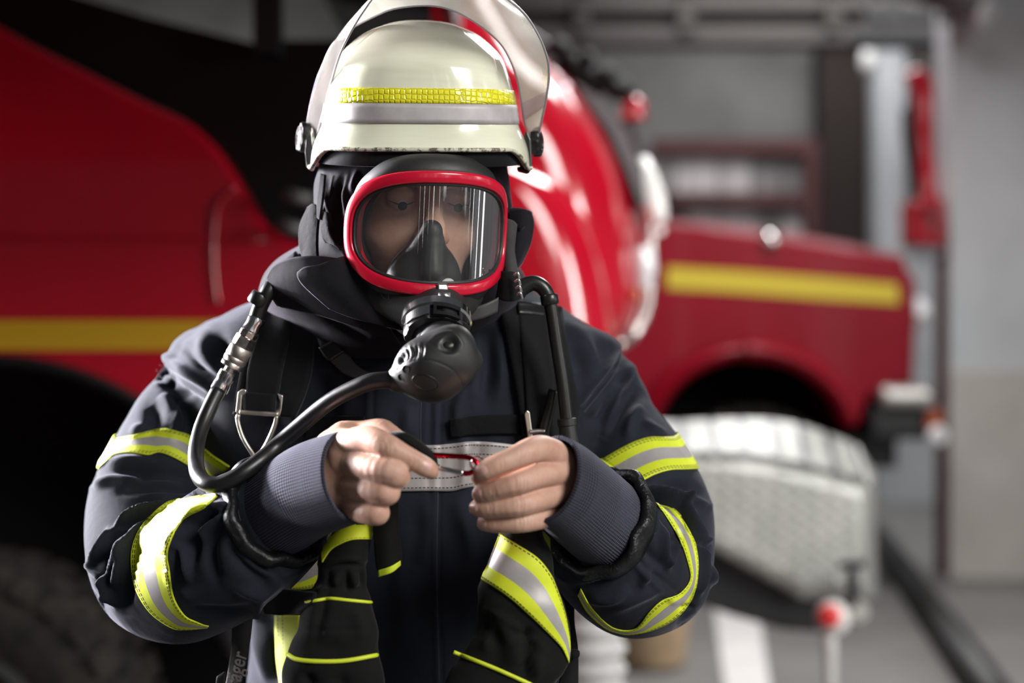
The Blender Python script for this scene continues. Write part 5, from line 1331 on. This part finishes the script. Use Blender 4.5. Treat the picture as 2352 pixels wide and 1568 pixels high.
# metal clip at the bottom of the rim
mt = lambda s: mcyl(math.radians(1), s, .1008)
cl = []
for (h, r) in ((-.050, .1005), (-.0525, .1025), (-.0575, .1030), (-.0660, .1028), (-.0690, .1015), (-.0725, .0975)):
    cl.append([mcyl(a, h, r) for a in np.radians(np.linspace(-3.2, 3.2, 6))])
cl = np.array(cl); o = obj('rim_clip', cl.reshape(-1, 3), grid_faces(6, 6), m_steel, ma, True); bm_out(o); solid(o, .0012, 0)
pl = np.array([[P(x, y, d) for x, d in ((1007, 1.487), (1020, 1.485), (1034, 1.487))] for y in (672, 680, 690, 697)]); o = obj('clip_plate', pl.reshape(-1, 3), grid_faces(4, 3), m_steel, ma, True); bm_out(o); solid(o, .0014, 0)
lathe('clip_hole', P(1020.5, 681, 1.484), (0, -1, 0), [(0, .0016), (.0005, .0015), (.0006, .0002)], m_plastic, ma, n=16)
# bayonet coupling ring
lathe('coupling_band', CN - AX * .012, AX, [(-.002, .0345), (0, .0372), (.009, .0376), (.011, .0355)], m_chrome, ma, n=60)
v = []; n = 120
aa = np.cross(AX, (1, 0, 0)); aa /= np.linalg.norm(aa); bb = np.cross(AX, aa)
prof = [(-.001, .0325), (.001, .0350), (.010, .0352), (.014, .0335), (.015, .026), (.010, .020)]
for (s, r) in prof:
    for k in range(n):
        t = 2 * math.pi * k / n; w_ = 1 - .07 * (1 / (1 + math.exp(-(math.cos(5 * t) - .55) * 9))) if r > .03 else 1
        v.append(CN + AX * s + (aa * math.cos(t) + bb * math.sin(t)) * r * w_)
o = bm_fix(obj('coupling_ring', v, grid_faces(len(prof), n, True), m_plastic, ma, True)); sharp(o, 45)
# silver side lug and front latch
def lug(th0, th1, r0, r1, s0, s1, mat, name):
    m = MB(); N = 10
    for i in range(N):
        a0, a1 = th0 + (th1 - th0) * i / N, th0 + (th1 - th0) * (i + 1) / N; q = []
        for t in (a0, a1):
            for r in (r0, r1):
                for s in (s0, s1): q.append(CN + AX * s + (aa * math.cos(t) + bb * math.sin(t)) * r)
        m.add(q, [(0, 1, 3, 2), (4, 6, 7, 5), (0, 4, 5, 1), (2, 3, 7, 6), (0, 2, 6, 4), (1, 5, 7, 3)])
    o = m.build(name, mat, ma, smooth=False)
    return o
def ang(px, py):
    q = P(px, py, CN[1] - .02) - CN; q = q - np.dot(q, AX) * AX; return math.atan2(np.dot(q, bb), np.dot(q, aa))
def arc_of(p0, p1):
    a0, a1 = ang(*p0), ang(*p1)
    while a1 - a0 > math.pi: a1 -= 2 * math.pi
    while a0 - a1 > math.pi: a1 += 2 * math.pi
    return a0, a1
lug(*arc_of((940, 745), (992, 715)), .0350, .0366, .0, .011, m_chrome, 'coupling_lug'); lug(*arc_of((1000, 705), (1056, 702)), .0345, .0385, -.002, .003, m_plastic, 'latch'); lug(*arc_of((1000, 708), (1056, 705)), .0345, .0385, .010, .014, m_plastic, 'latch')
lug(*arc_of((998, 708), (1003, 708)), .0345, .0388, -.002, .014, m_plastic, 'latch'); lug(*arc_of((1053, 704), (1058, 704)), .0345, .0388, -.002, .014, m_plastic, 'latch'); lug(*arc_of((1060, 712), (1072, 742)), .0350, .0364, .0, .011, m_chrome, 'coupling_lug')
# head harness webbing at the right of the mask, buckle
patch('head_strap', [[(1162, 500, 1.605), (1172, 506, 1.602), (1182, 516, 1.608)], [(1161, 545, 1.60), (1170, 548, 1.598), (1178, 542, 1.605)], [(1160, 565, 1.60), (1168, 572, 1.597), (1176, 580, 1.602)], [(1164, 634, 1.595), (1174, 632, 1.592), (1184, 626, 1.60)]], m_wear, ma, 20, 10, .004)
patch('head_strap', [[(1156, 622, 1.585), (1168, 624, 1.58), (1182, 634, 1.588)], [(1152, 655, 1.586), (1170, 658, 1.579), (1190, 660, 1.588)], [(1146, 684, 1.588), (1168, 692, 1.58), (1186, 686, 1.588)]], m_strapc, ma, 16, 12, .006)
for k in range(4): tube('strap_buckle', PP([(1181 + 2 * k, 632 + 15 * k, 1.566), (1189 + 2 * k, 628 + 15 * k, 1.563), (1193 + 2 * k, 640 + 15 * k, 1.566)]), .0018, m_steel, ma, n=8)
patch('head_strap', [[(738, 398, 1.60), (750, 402, 1.595)], [(731, 450, 1.60), (745, 455, 1.59)], [(731, 500, 1.60), (737, 505, 1.595)]], m_strapc, ma, 16, 5, .002)

# ================================================================== DEMAND VALVE AND HOSE
dv = thing('demand_valve', 'round black demand valve screwed on the mask, with hose looping to the shoulder', 'breathing valve', P(1000, 850, 1.44))
VC = P(990, 849, 1.447); VA = np.array((-.10, -.66, -.74)); VA /= np.linalg.norm(VA)
e1 = np.cross(VA, (0, 0, 1.)); e1 /= np.linalg.norm(e1)
if e1[0] < 0: e1 = -e1
e2 = np.cross(VA, e1)
RV = np.stack([e1, e2, VA])
Vf = Field(VC - (.075, .075, .075), VC + (.075, .08, .085), .0012)
Vf.ell(VC, (.0385, .0375, .031), 0, R=RV)
Vf.chain([(*P(1012, 815, 1.455), .026), (*P(1020, 790, 1.470), .0205), (*(CN + AX * .014), .020)], .012)
Vf.ell(P(1042, 812, 1.440), (.024, .022, .030), .012)
Vf.cone(P(940, 862, 1.452), .018, P(912, 872, 1.455), .0125, .008)
Vf.cone(P(1062, 840, 1.44), .014, P(1082, 830, 1.452), .012, .01)
Vf.cut(VC + VA * .0255, VA) if False else None
Vf.ell(P(1031, 786, 1.414), (.0105, .010, .0105), .003, mode='s')
vV, vQ = Vf.mesh(1); vt = bvh(vV, vQ)
sl = []
for i, (x0, y0, x1, y1) in enumerate(((918, 812, 917, 838), (926, 803, 924, 834), (936, 797, 934, 828), (948, 793, 944, 826), (958, 792, 953, 824), (970, 792, 966, 820))): sl.append(([(x0, y0), ((x0 + x1) / 2, (y0 + y1) / 2), (x1, y1)], -4.5, 4.2))
sl += [([(912, 850), (930, 836), (960, 826), (1000, 830), (1040, 850), (1060, 880), (1062, 900)], -.5, 2, 'seam'), ([(990, 790), (1020, 806), (1055, 808)], -1.0, 3), ([(984, 784), (1006, 766), (1040, 764), (1062, 790), (1058, 806)], .9, 3)]
vV = creases(vV, vQ, sl, np.ones(len(vV), bool)); vt = bvh(vV, vQ)
vb = obj('valve_body', vV, vQ, m_valve, dv)
lathe('button', P(1029, 787, 1.428), (.12, -.75, .62), [(-.006, .0088), (.002, .0086), (.0035, .0072), (.004, .004), (.0041, .0005)], m_plastic, dv, n=32)
lathe('neck_collar', CN + AX * .016, AX, [(0, .0215), (.004, .0222), (.006, .021)], m_plastic, dv, n=40)
tube('emblem_ring', on_line(vt, [(946 + 31 * 1 + 30 * math.cos(t), 878 + 17 * math.sin(t) + 6 * math.cos(t)) for t in np.linspace(0, 2 * math.pi, 24)], 60, 0), .0006, m_plastic, dv, n=6, smooth_path=False)
for (x, y, rx) in ((932, 848, .0042), (921, 866, .0036)):
    d = depth_at(vt, x, y, 1.43); lathe('vent_hole', P(x, y, d), (-.45, -.75, -.2), [(-.001, rx), (.0006, rx), (.0005, rx * .75), (-.0003, rx * .7), (-.0004, .0003)], m_blackp, dv, n=20)
o = plate('release_button', [(1078, 808), (1086, 812), (1089, 828), (1086, 845), (1078, 845)], 1.446, .014, m_redp, dv); bevel(o, .0015)
def fd(px, py, off, d=9):
    """just in front of the cloth behind that pixel"""
    return min(d, depth_at(ct, px, py, 9) - off)
hp = [(908, 872, 1.452), (880, 873, 1.455), (840, 880, 1.465), (760, 920, 1.485), (680, 985, 1.50), (600, 1055, 1.505), (550, 1090, 1.505), (505, 1112, 1.51), (472, 1108, 1.525), (454, 1085, 1.545), (450, 1040, 1.565), (460, 990, 1.58), (480, 940, 1.59), (502, 895, 1.60)]
hq = crom(np.array(hp, float), 80); dq = np.array([fd(x, y, .011, d) for x, y, d in hq])
dq = np.array([dq[max(0, i - 5):i + 6].min() for i in range(80)])
for _ in range(12): dq[1:-1] = .25 * dq[:-2] + .5 * dq[1:-1] + .25 * dq[2:]
hp = [(hq[i, 0], hq[i, 1], dq[i]) for i in range(80)]
tube('hose', PP(hp), .0087, m_hose, dv, n=20, smooth_path=False)
lathe('hose_ferrule', P(912, 872, 1.453), (1, -.02, .0), [(-.004, .0098), (.004, .0104), (.006, .0095)], m_brass, dv, n=24)
# quick coupling, metal, on the shoulder hose
c0 = np.array(P(502, 897, fd(502, 897, .014, 1.60))); c1 = np.array(P(588, 735, fd(588, 735, .016, 1.60))); ax = c1 - c0; L = np.linalg.norm(ax); ax /= L
def seg(name, s0, s1, prof, mat, n=24, six=False): return lathe(name, c0 + ax * L * s0, ax, [(p * L * (s1 - s0), r) for p, r in prof], mat, dv, n=n, smooth=not six)
seg('crimp_sleeve', 0, .28, [(0, .0088), (.04, .0104), (.35, .0100), (.5, .0090), (.66, .0102), (.95, .0098), (1, .008)], m_chrome)
seg('coupling_rod', .26, .36, [(0, .0062), (1, .0062)], m_steel)
seg('release_sleeve', .33, .40, [(0, .011), (.2, .0132), (.8, .0132), (1, .0122)], m_brass)
seg('knurled_sleeve', .40, .62, [(0, .0122), (.08, .0132), (.3, .0134), (.34, .0128), (.4, .0134), (.9, .0132), (1, .0118)], m_knurl, n=36)
seg('hex_nut', .62, .76, [(0, .0118), (.05, .0128), (.95, .0122), (1, .0105)], m_brass, n=6, six=True)
seg('hex_nut', .76, .84, [(0, .0098), (.1, .0106), (.9, .0106), (1, .0098)], m_brass, n=8, six=True)
seg('crimp_sleeve', .84, 1.04, [(0, .0092), (.1, .0104), (.5, .0094), (.8, .0102), (1, .009)], m_chrome)
up = [(586, 738), (600, 700), (622, 660), (650, 625), (690, 590)]
tube('shoulder_hose', [P(x, y, fd(x, y, .014, 1.60) + (.03 if i > 2 else 0)) for i, (x, y) in enumerate(up)], .0088, m_hose, dv, n=16)
lathe('hose_clamp', P(594, 690, fd(594, 690, .016, 1.60)), ax + (.1, 0, 0), [(-.006, .0108), (-.004, .012), (.006, .012), (.008, .0108)], m_plastic, dv, n=24)

# ================================================================== HARNESS
ha = thing('breathing_set_harness', 'black shoulder harness of the breathing set over the navy coat, with steel buckles', 'harness', P(930, 850, 1.62))
strip('shoulder_pad', chest, [(604, 680), (585, 740), (562, 830), (548, 900), (540, 950)], [(722, 712), (722, 790), (716, 860), (700, 915), (680, 960)], m_strapc, ha, nu=40, nv=14, off=.004, t=.009, smooth=8)
strip('shoulder_strap', chest, [(612, 690), (594, 760), (572, 840), (566, 905)], [(668, 705), (664, 780), (650, 850), (640, 910)], m_strapc, ha, nu=40, nv=10, off=.015, t=.003, smooth=10)
strip('lower_strap', chest, [(560, 900), (562, 950)], [(636, 905), (632, 955)], m_strapc, ha, nu=12, nv=8, off=.018, t=.004, smooth=8)
dB = fd(600, 940, .024)
o = plate('buckle_plate', [(546, 900), (556, 893), (566, 896), (564, 904), (556, 908), (553, 942), (556, 950), (544, 950), (541, 944)], dB, .006, m_alloy, ha); bevel(o, .0012)
o = plate('buckle_plate', [(636, 903), (650, 908), (648, 930), (645, 958), (632, 956), (630, 944), (640, 938), (642, 922)], dB, .006, m_alloy, ha); bevel(o, .0012)
tube('buckle_bar', PP([(550, 946, dB), (590, 949, dB), (640, 951, dB)]), .0028, m_alloy, ha, n=10)
tube('buckle_loop', PP([(548, 952, dB), (546, 965, dB), (556, 1000, dB), (574, 1032, dB), (590, 1050, dB + .004), (612, 1020, dB), (630, 980, dB), (636, 955, dB)]), .0026, m_alloy, ha, n=10)
strip('shoulder_pad', chest, [(1140, 690), (1156, 760), (1172, 830), (1186, 900), (1200, 1000)], [(1286, 712), (1298, 790), (1312, 860), (1326, 930), (1318, 1010)], m_strapc, ha, nu=40, nv=14, off=.004, t=.009, smooth=8)
strip('shoulder_strap', chest, [(1188, 705), (1196, 780), (1206, 880), (1212, 1005)], [(1254, 705), (1262, 780), (1272, 880), (1272, 1005)], m_strapc, ha, nu=40, nv=10, off=.015, t=.003, smooth=10)
strip('strap_keeper', chest, [(1188, 694), (1220, 696), (1258, 702)], [(1190, 722), (1220, 724), (1260, 728)], m_plastic, ha, nu=20, nv=6, off=.020, t=.003, smooth=8)
dC = fd(1214, 970, .024)
o = plate('buckle_plate', [(1204, 950), (1210, 941), (1217, 946), (1222, 985), (1224, 1004), (1212, 1004)], dC, .006, m_alloy, ha); bevel(o, .0012)
tube('buckle_bar', PP([(1216, 992, dC), (1232, 990, dC), (1252, 990, dC)]), .0028, m_alloy, ha, n=10)
rp = [(1188, 672), (1200, 660), (1226, 650), (1250, 664), (1264, 700), (1278, 790), (1292, 880), (1302, 968)]
rp3 = [P(x, y, fd(x, y, .024 if i > 2 else .02, 1.60)) for i, (x, y) in enumerate(rp)]
tube('gauge_hose', rp3, [.010, .0095, .0088, .0085, .0075, .0072, .0072, .0072], m_hose, ha, n=18, m=70)
ge = np.array(rp3[-1]); gax = ge - np.array(rp3[-2]); gax /= np.linalg.norm(gax)
lathe('gauge_boot', ge - gax * .004, gax, [(0, .0085), (.001, .0108), (.008, .0108), (.009, .0098), (.03, .0105), (.075, .0115), (.076, .002)], m_rubber, ha, n=28)
lathe('hose_clamp', np.array(rp3[4]) , np.array(rp3[5]) - np.array(rp3[4]), [(-.012, .0088), (-.010, .0102), (-.002, .0102), (0, .0088)], m_plastic, ha, n=24)
tube('side_hose', [P(x, y, fd(x, y, .022, 1.62)) for x, y in ((1272, 895), (1262, 940), (1250, 990), (1252, 1020))], .0062, m_hose, ha, n=12)
strip('chest_strap', chest, [(706, 710), (722, 760), (738, 802)], [(738, 712), (758, 756), (774, 788)], m_strapr, ha, nu=20, nv=6, off=.010, t=.0022, smooth=8)
strip('chest_strap', chest, [(754, 824), (790, 858), (838, 874)], [(794, 806), (824, 842), (870, 866)], m_strapr, ha, nu=20, nv=6, off=.010, t=.0022, smooth=8)
q = strip('strap_slider', chest, [(734, 800), (748, 824), (760, 830)], [(768, 778), (784, 800), (792, 808)], m_plastic, ha, nu=14, nv=8, off=.013, t=.006, smooth=8)
tube('slider_edge', [P(x, y, fd(x, y, .020)) for x, y in ((735, 800), (752, 790), (769, 779))], .0014, m_plastic, ha, n=8)
patch('neck_strap', [[(1060, 712, 1.575), (1105, 700, 1.575), (1144, 682, 1.58)], [(1068, 740, 1.578), (1108, 730, 1.578), (1141, 716, 1.583)]], m_strapr, ha, 6, 20, .0025)
# waist ends of the harness
patch('waist_strap', [[(545, 1392, 1.605), (565, 1390, 1.60), (585, 1384, 1.60)], [(537, 1430, 1.60), (558, 1432, 1.596), (578, 1430, 1.60)], [(535, 1480, 1.598), (555, 1478, 1.594), (573, 1470, 1.598)], [(527, 1540, 1.596), (545, 1536, 1.592), (561, 1528, 1.596)], [(516, 1600, 1.595), (532, 1602, 1.591), (546, 1592, 1.595)]], m_wear, ha, 40, 10, .003)
ws = ha.children[-1]
# white lettering printed along that strap
tc = bpy.data.curves.new('strap_lettering', 'FONT'); tc.body = 'Dräger'; tc.size = .0245; tc.extrude = .0002; tc.offset = .0003; tc.shear = .15; tc.space_character = 1.02
to = bpy.data.objects.new('strap_lettering', tc); COL.objects.link(to)
bpy.context.view_layer.update()
me = bpy.data.meshes.new_from_object(to.evaluated_get(bpy.context.evaluated_depsgraph_get())); bpy.data.objects.remove(to)
tv = np.array([tuple(q.co) for q in me.vertices]); fc = [tuple(p.vertices) for p in me.polygons]
tv[:, 0] -= tv[:, 0].max(); tv[:, 0] *= .74; tv[:, 1] -= .0062
oa = np.array(P(556, 1496, 1.5855)); ob = np.array(P(533, 1592, 1.5820)); uy = oa - ob; uy /= np.linalg.norm(uy); nz = np.array((0, -1., 0)); nz -= nz @ uy * uy; nz /= np.linalg.norm(nz); ux = np.cross(nz, uy) * -1
m_print = M('white print', (.62, .58, .56), .7).m
obj('strap_lettering', np.array([oa + uy * q[0] - ux * q[1] + nz * (q[2] + .0004) for q in tv]), fc, m_print, ws, False)
patch('waist_tab', [[(500, 1552, 1.61), (518, 1540, 1.608)], [(496, 1590, 1.61), (516, 1580, 1.608)]], m_wear, ha, 6, 6, .003)
patch('side_strap', [[(1258, 1268, 1.60), (1275, 1272, 1.597), (1290, 1285, 1.60)], [(1284, 1350, 1.60), (1300, 1345, 1.597), (1316, 1335, 1.60)], [(1296, 1430, 1.60), (1306, 1428, 1.597), (1314, 1420, 1.60)], [(1300, 1500, 1.60), (1312, 1500, 1.597), (1324, 1496, 1.60)], [(1278, 1600, 1.60), (1300, 1600, 1.597), (1326, 1600, 1.60)]], m_strapc, ha, 40, 8, .004)
tube('strap_end', PP([(1304, 1502, 1.59), (1315, 1500, 1.587), (1326, 1502, 1.59)]), .005, m_strapc, ha, n=10)

# ================================================================== CARABINER, STRAP, GLOVES
ca = thing('carabiner', 'red carabiner with silver gate held between both hands', 'carabiner', P(1040, 1066, 1.39))
tube('body', PP([(1062, 1086, 1.388), (1078, 1086, 1.388), (1092, 1078, 1.388), (1097, 1067, 1.389), (1090, 1057, 1.39), (1074, 1050, 1.392), (1040, 1047, 1.396), (1000, 1045, 1.40), (960, 1042, 1.405), (938, 1046, 1.408), (930, 1058, 1.406), (945, 1066, 1.402), (985, 1071, 1.399), (1000, 1072, 1.397)]), .0026, m_anod, ca, n=14, m=120)
tube('gate', PP([(1000, 1073, 1.394), (1030, 1079, 1.391), (1064, 1086, 1.387)]), .0023, m_chrome, ca, n=14)
lathe('hinge_pin', P(1005, 1073, 1.390), (0, -1, 0), [(-.003, .003), (.002, .003), (.003, .002)], m_chrome, ca, n=16)
kr = thing('key_ring', 'small silver split ring hooked on the end of the red carabiner', 'ring', P(1096, 1064, 1.386))
tube('ring', [P(1096 + 15 * math.cos(t) , 1064 + 16 * math.sin(t), 1.387 - .004 * math.sin(t)) for t in np.linspace(0, 2 * math.pi, 28, endpoint=False)], .0011, m_chrome, kr, n=8, closed=True, m=70)
hl = thing('loop_strap', 'black fabric loop strap passing behind the forefinger onto the carabiner', 'strap', P(945, 1020, 1.40))
tube('loop', PP([(880, 1012, 1.418), (905, 1004, 1.408), (930, 1006, 1.403), (952, 1020, 1.402), (972, 1034, 1.402), (990, 1052, 1.404), (992, 1068, 1.408)]), .0058, m_black_cloth, hl, n=14, r2=.0095)
patch('hanging_tail', [[(866, 1140, 1.455), (888, 1140, 1.45), (912, 1150, 1.455)], [(862, 1200, 1.458), (888, 1200, 1.452), (912, 1205, 1.458)], [(864, 1250, 1.46), (890, 1252, 1.454), (918, 1248, 1.46)], [(868, 1296, 1.462), (892, 1292, 1.456), (920, 1278, 1.462)], [(872, 1310, 1.462), (896, 1302, 1.457), (918, 1290, 1.462)]], m_black_cloth, hl, 36, 12, .004)
patch('tail_edge', [[(871, 1308, 1.4595), (895, 1300, 1.454), (916, 1286, 1.4595)], [(872, 1323, 1.4605), (897, 1314, 1.455), (917, 1296, 1.4605)]], m_pipe, hl, 6, 12, .003)

def loft_glove(levels, name, par, p=2.4, wr=()):
    """levels (py, left, right, d, half thickness m)"""
    q = crom(np.array(levels, float), 110); n = 72; v = []
    for i, (py, l, r, d, hd) in enumerate(q):
        c = P((l + r) / 2, py, d); w = (r - l) / 2 / F * d
        for k in range(n):
            t = 2 * math.pi * k / n; s, co = math.sin(t), math.cos(t); kk = (abs(s) ** p + abs(co) ** p) ** (-1 / p)
            v.append(c + np.array((w * s * kk, -hd * co * kk, 0)))
    f = grid_faces(110, n, True) + [tuple(range(n)), tuple(range(110 * n - 1, 109 * n - 1, -1))]
    V = np.array(v); Qs = np.array([x for x in f if len(x) == 4])
    if np.mean(((vnormals(V, Qs)) * (V - V.mean(0))).sum(1)) < 0: Qs = Qs[:, ::-1]
    t0 = bvh(V, Qs); V = creases(V, Qs, [(a, b * 1.5, *c) for a, b, *c in wr], visible(V, t0))
    rr_ = np.random.RandomState(5 if name else 0); kk_ = rr_.randn(12, 3) * 75; pp_ = rr_.rand(12) * 6.28
    V = V + vnormals(V, Qs) * (sum(np.sin(V @ kk_[i] + pp_[i] + 1.5 * np.sin(V @ kk_[i - 5] * .5)) for i in range(12)) / 12 * .0045)[:, None]
    o = obj(name, V, list(Qs) + [f[-2][::-1], f[-1][::-1]], m_black_cloth, par); bm_fix(o)
    return o, bvh(V, Qs)
gl = thing('glove', 'black firefighter glove with two thin yellow lines hanging below his right hand', 'glove', P(780, 1400, 1.48), 'firefighter gloves')
wr = [([(752, 1308), (757, 1330), (750, 1358)], -2.6, 5), ([(775, 1318), (772, 1345)], 5, 6), ([(795, 1308), (799, 1358)], -2.6, 5), ([(815, 1318), (812, 1348)], 5, 6), ([(828, 1310), (834, 1352)], -2.6, 5), ([(735, 1296), (790, 1284), (845, 1288)], 3, 4), ([(738, 1306), (790, 1296), (842, 1300)], -3, 5),
      ([(760, 1340), (730, 1365)], 5, 7), ([(752, 1350), (735, 1420), (725, 1470)], -4, 9), ([(820, 1400), (835, 1470)], 3, 12), ([(700, 1545), (720, 1580)], -5, 12), ([(780, 1550), (790, 1600)], -5, 12), ([(680, 1447), (770, 1446), (868, 1440)], -.8, 3)]
_, gt = loft_glove([(1200, 800, 858, 1.475, .012), (1222, 768, 855, 1.474, .018), (1262, 740, 850, 1.472, .024), (1300, 732, 846, 1.472, .024), (1330, 728, 842, 1.472, .019), (1350, 718, 842, 1.472, .020), (1382, 700, 855, 1.470, .026), (1440, 684, 866, 1.468, .028), (1505, 660, 869, 1.468, .028), (1570, 650, 883, 1.470, .027), (1660, 655, 890, 1.474, .024), (1720, 680, 880, 1.478, .016)], 'hand_part', gl, wr=wr)
for i in range(4):
    x = 690 + i * 55; tube('finger', PP([(x, 1690, 1.474), (x - 4, 1780, 1.478), (x - 2, 1860 - 20 * abs(i - 1), 1.484)]), [.0135, .013, .009], m_black_cloth, gl, n=14)
cord('piping', gt, [(700, 1384), (735, 1377), (760, 1374), (800, 1378), (853, 1383)], .0018, m_pipe, gl, off=.0006); cord('piping', gt, [(661, 1502), (680, 1513), (720, 1518), (790, 1517), (866, 1504)], .0024, m_pipe, gl, off=.0006)
strip('cuff_band', gt, [(857, 1204), (812, 1204), (778, 1216), (752, 1240), (740, 1272)], [(851, 1238), (810, 1240), (782, 1250), (760, 1264), (741, 1292)], m_yband, gl, nu=40, nv=8, off=.001)
patch('wrist_tab', [[(611, 1354, 1.515), (660, 1352, 1.50), (735, 1362, 1.455)], [(609, 1380, 1.515), (660, 1380, 1.50), (725, 1388, 1.452)], [(616, 1406, 1.515), (660, 1410, 1.50), (695, 1412, 1.46)]], m_velcro, gl, 14, 24, .006)
g2 = thing('glove', 'black firefighter glove with broad yellow silver yellow cuff band hanging below his left hand', 'glove', P(1190, 1400, 1.46), 'firefighter gloves')
wr = [([(1095, 1395), (1140, 1410), (1190, 1440), (1240, 1480), (1262, 1520)], 2, 4), ([(1120, 1400), (1110, 1450)], -5, 10), ([(1200, 1440), (1210, 1470)], -6, 12), ([(1150, 1420), (1170, 1480), (1160, 1540)], 4, 10), ([(1190, 1460), (1185, 1530)], 5, 9), ([(1220, 1470), (1205, 1520), (1215, 1560)], -5, 9), ([(1240, 1500), (1230, 1560)], 5, 9), ([(1125, 1450), (1115, 1500)], 4, 9)]
_, gt2 = loft_glove([(1190, 1150, 1235, 1.476, .016), (1222, 1146, 1246, 1.474, .022), (1270, 1128, 1264, 1.472, .028), (1330, 1107, 1278, 1.470, .031), (1400, 1096, 1298, 1.470, .031), (1455, 1094, 1308, 1.470, .028), (1500, 1060, 1309, 1.468, .026), (1540, 1035, 1296, 1.466, .026), (1600, 1010, 1262, 1.466, .027), (1680, 1000, 1235, 1.468, .025), (1740, 1020, 1220, 1.474, .016)], 'hand_part', g2, wr=wr)
for i in range(4):
    x = 1030 + i * 55; tube('finger', PP([(x, 1700, 1.470), (x - 8, 1790, 1.474), (x - 10, 1865 - 18 * abs(i - 1), 1.48)]), [.0135, .013, .009], m_black_cloth, g2, n=14)
strip('cuff_band', gt2, [(1147, 1223), (1183, 1247), (1232, 1279), (1262, 1316), (1280, 1358), (1296, 1408), (1306, 1460), (1308, 1490)], [(1107, 1330), (1158, 1363), (1208, 1405), (1252, 1447), (1287, 1484), (1298, 1504), (1303, 1516), (1305, 1522)], m_gband, g2, nu=70, nv=14, off=.0012)
cord('piping', gt2, [(1042, 1497), (1075, 1510), (1140, 1536), (1216, 1570), (1240, 1582)], .0022, m_pipe, g2, off=.0006)
patch('cuff_back', [[(1222, 1215, 1.51), (1244, 1218, 1.512), (1262, 1235, 1.515)], [(1234, 1250, 1.51), (1248, 1255, 1.512), (1262, 1262, 1.515)], [(1250, 1278, 1.508), (1256, 1280, 1.51), (1262, 1280, 1.512)]], m_ygreen, g2, 10, 10, .003)
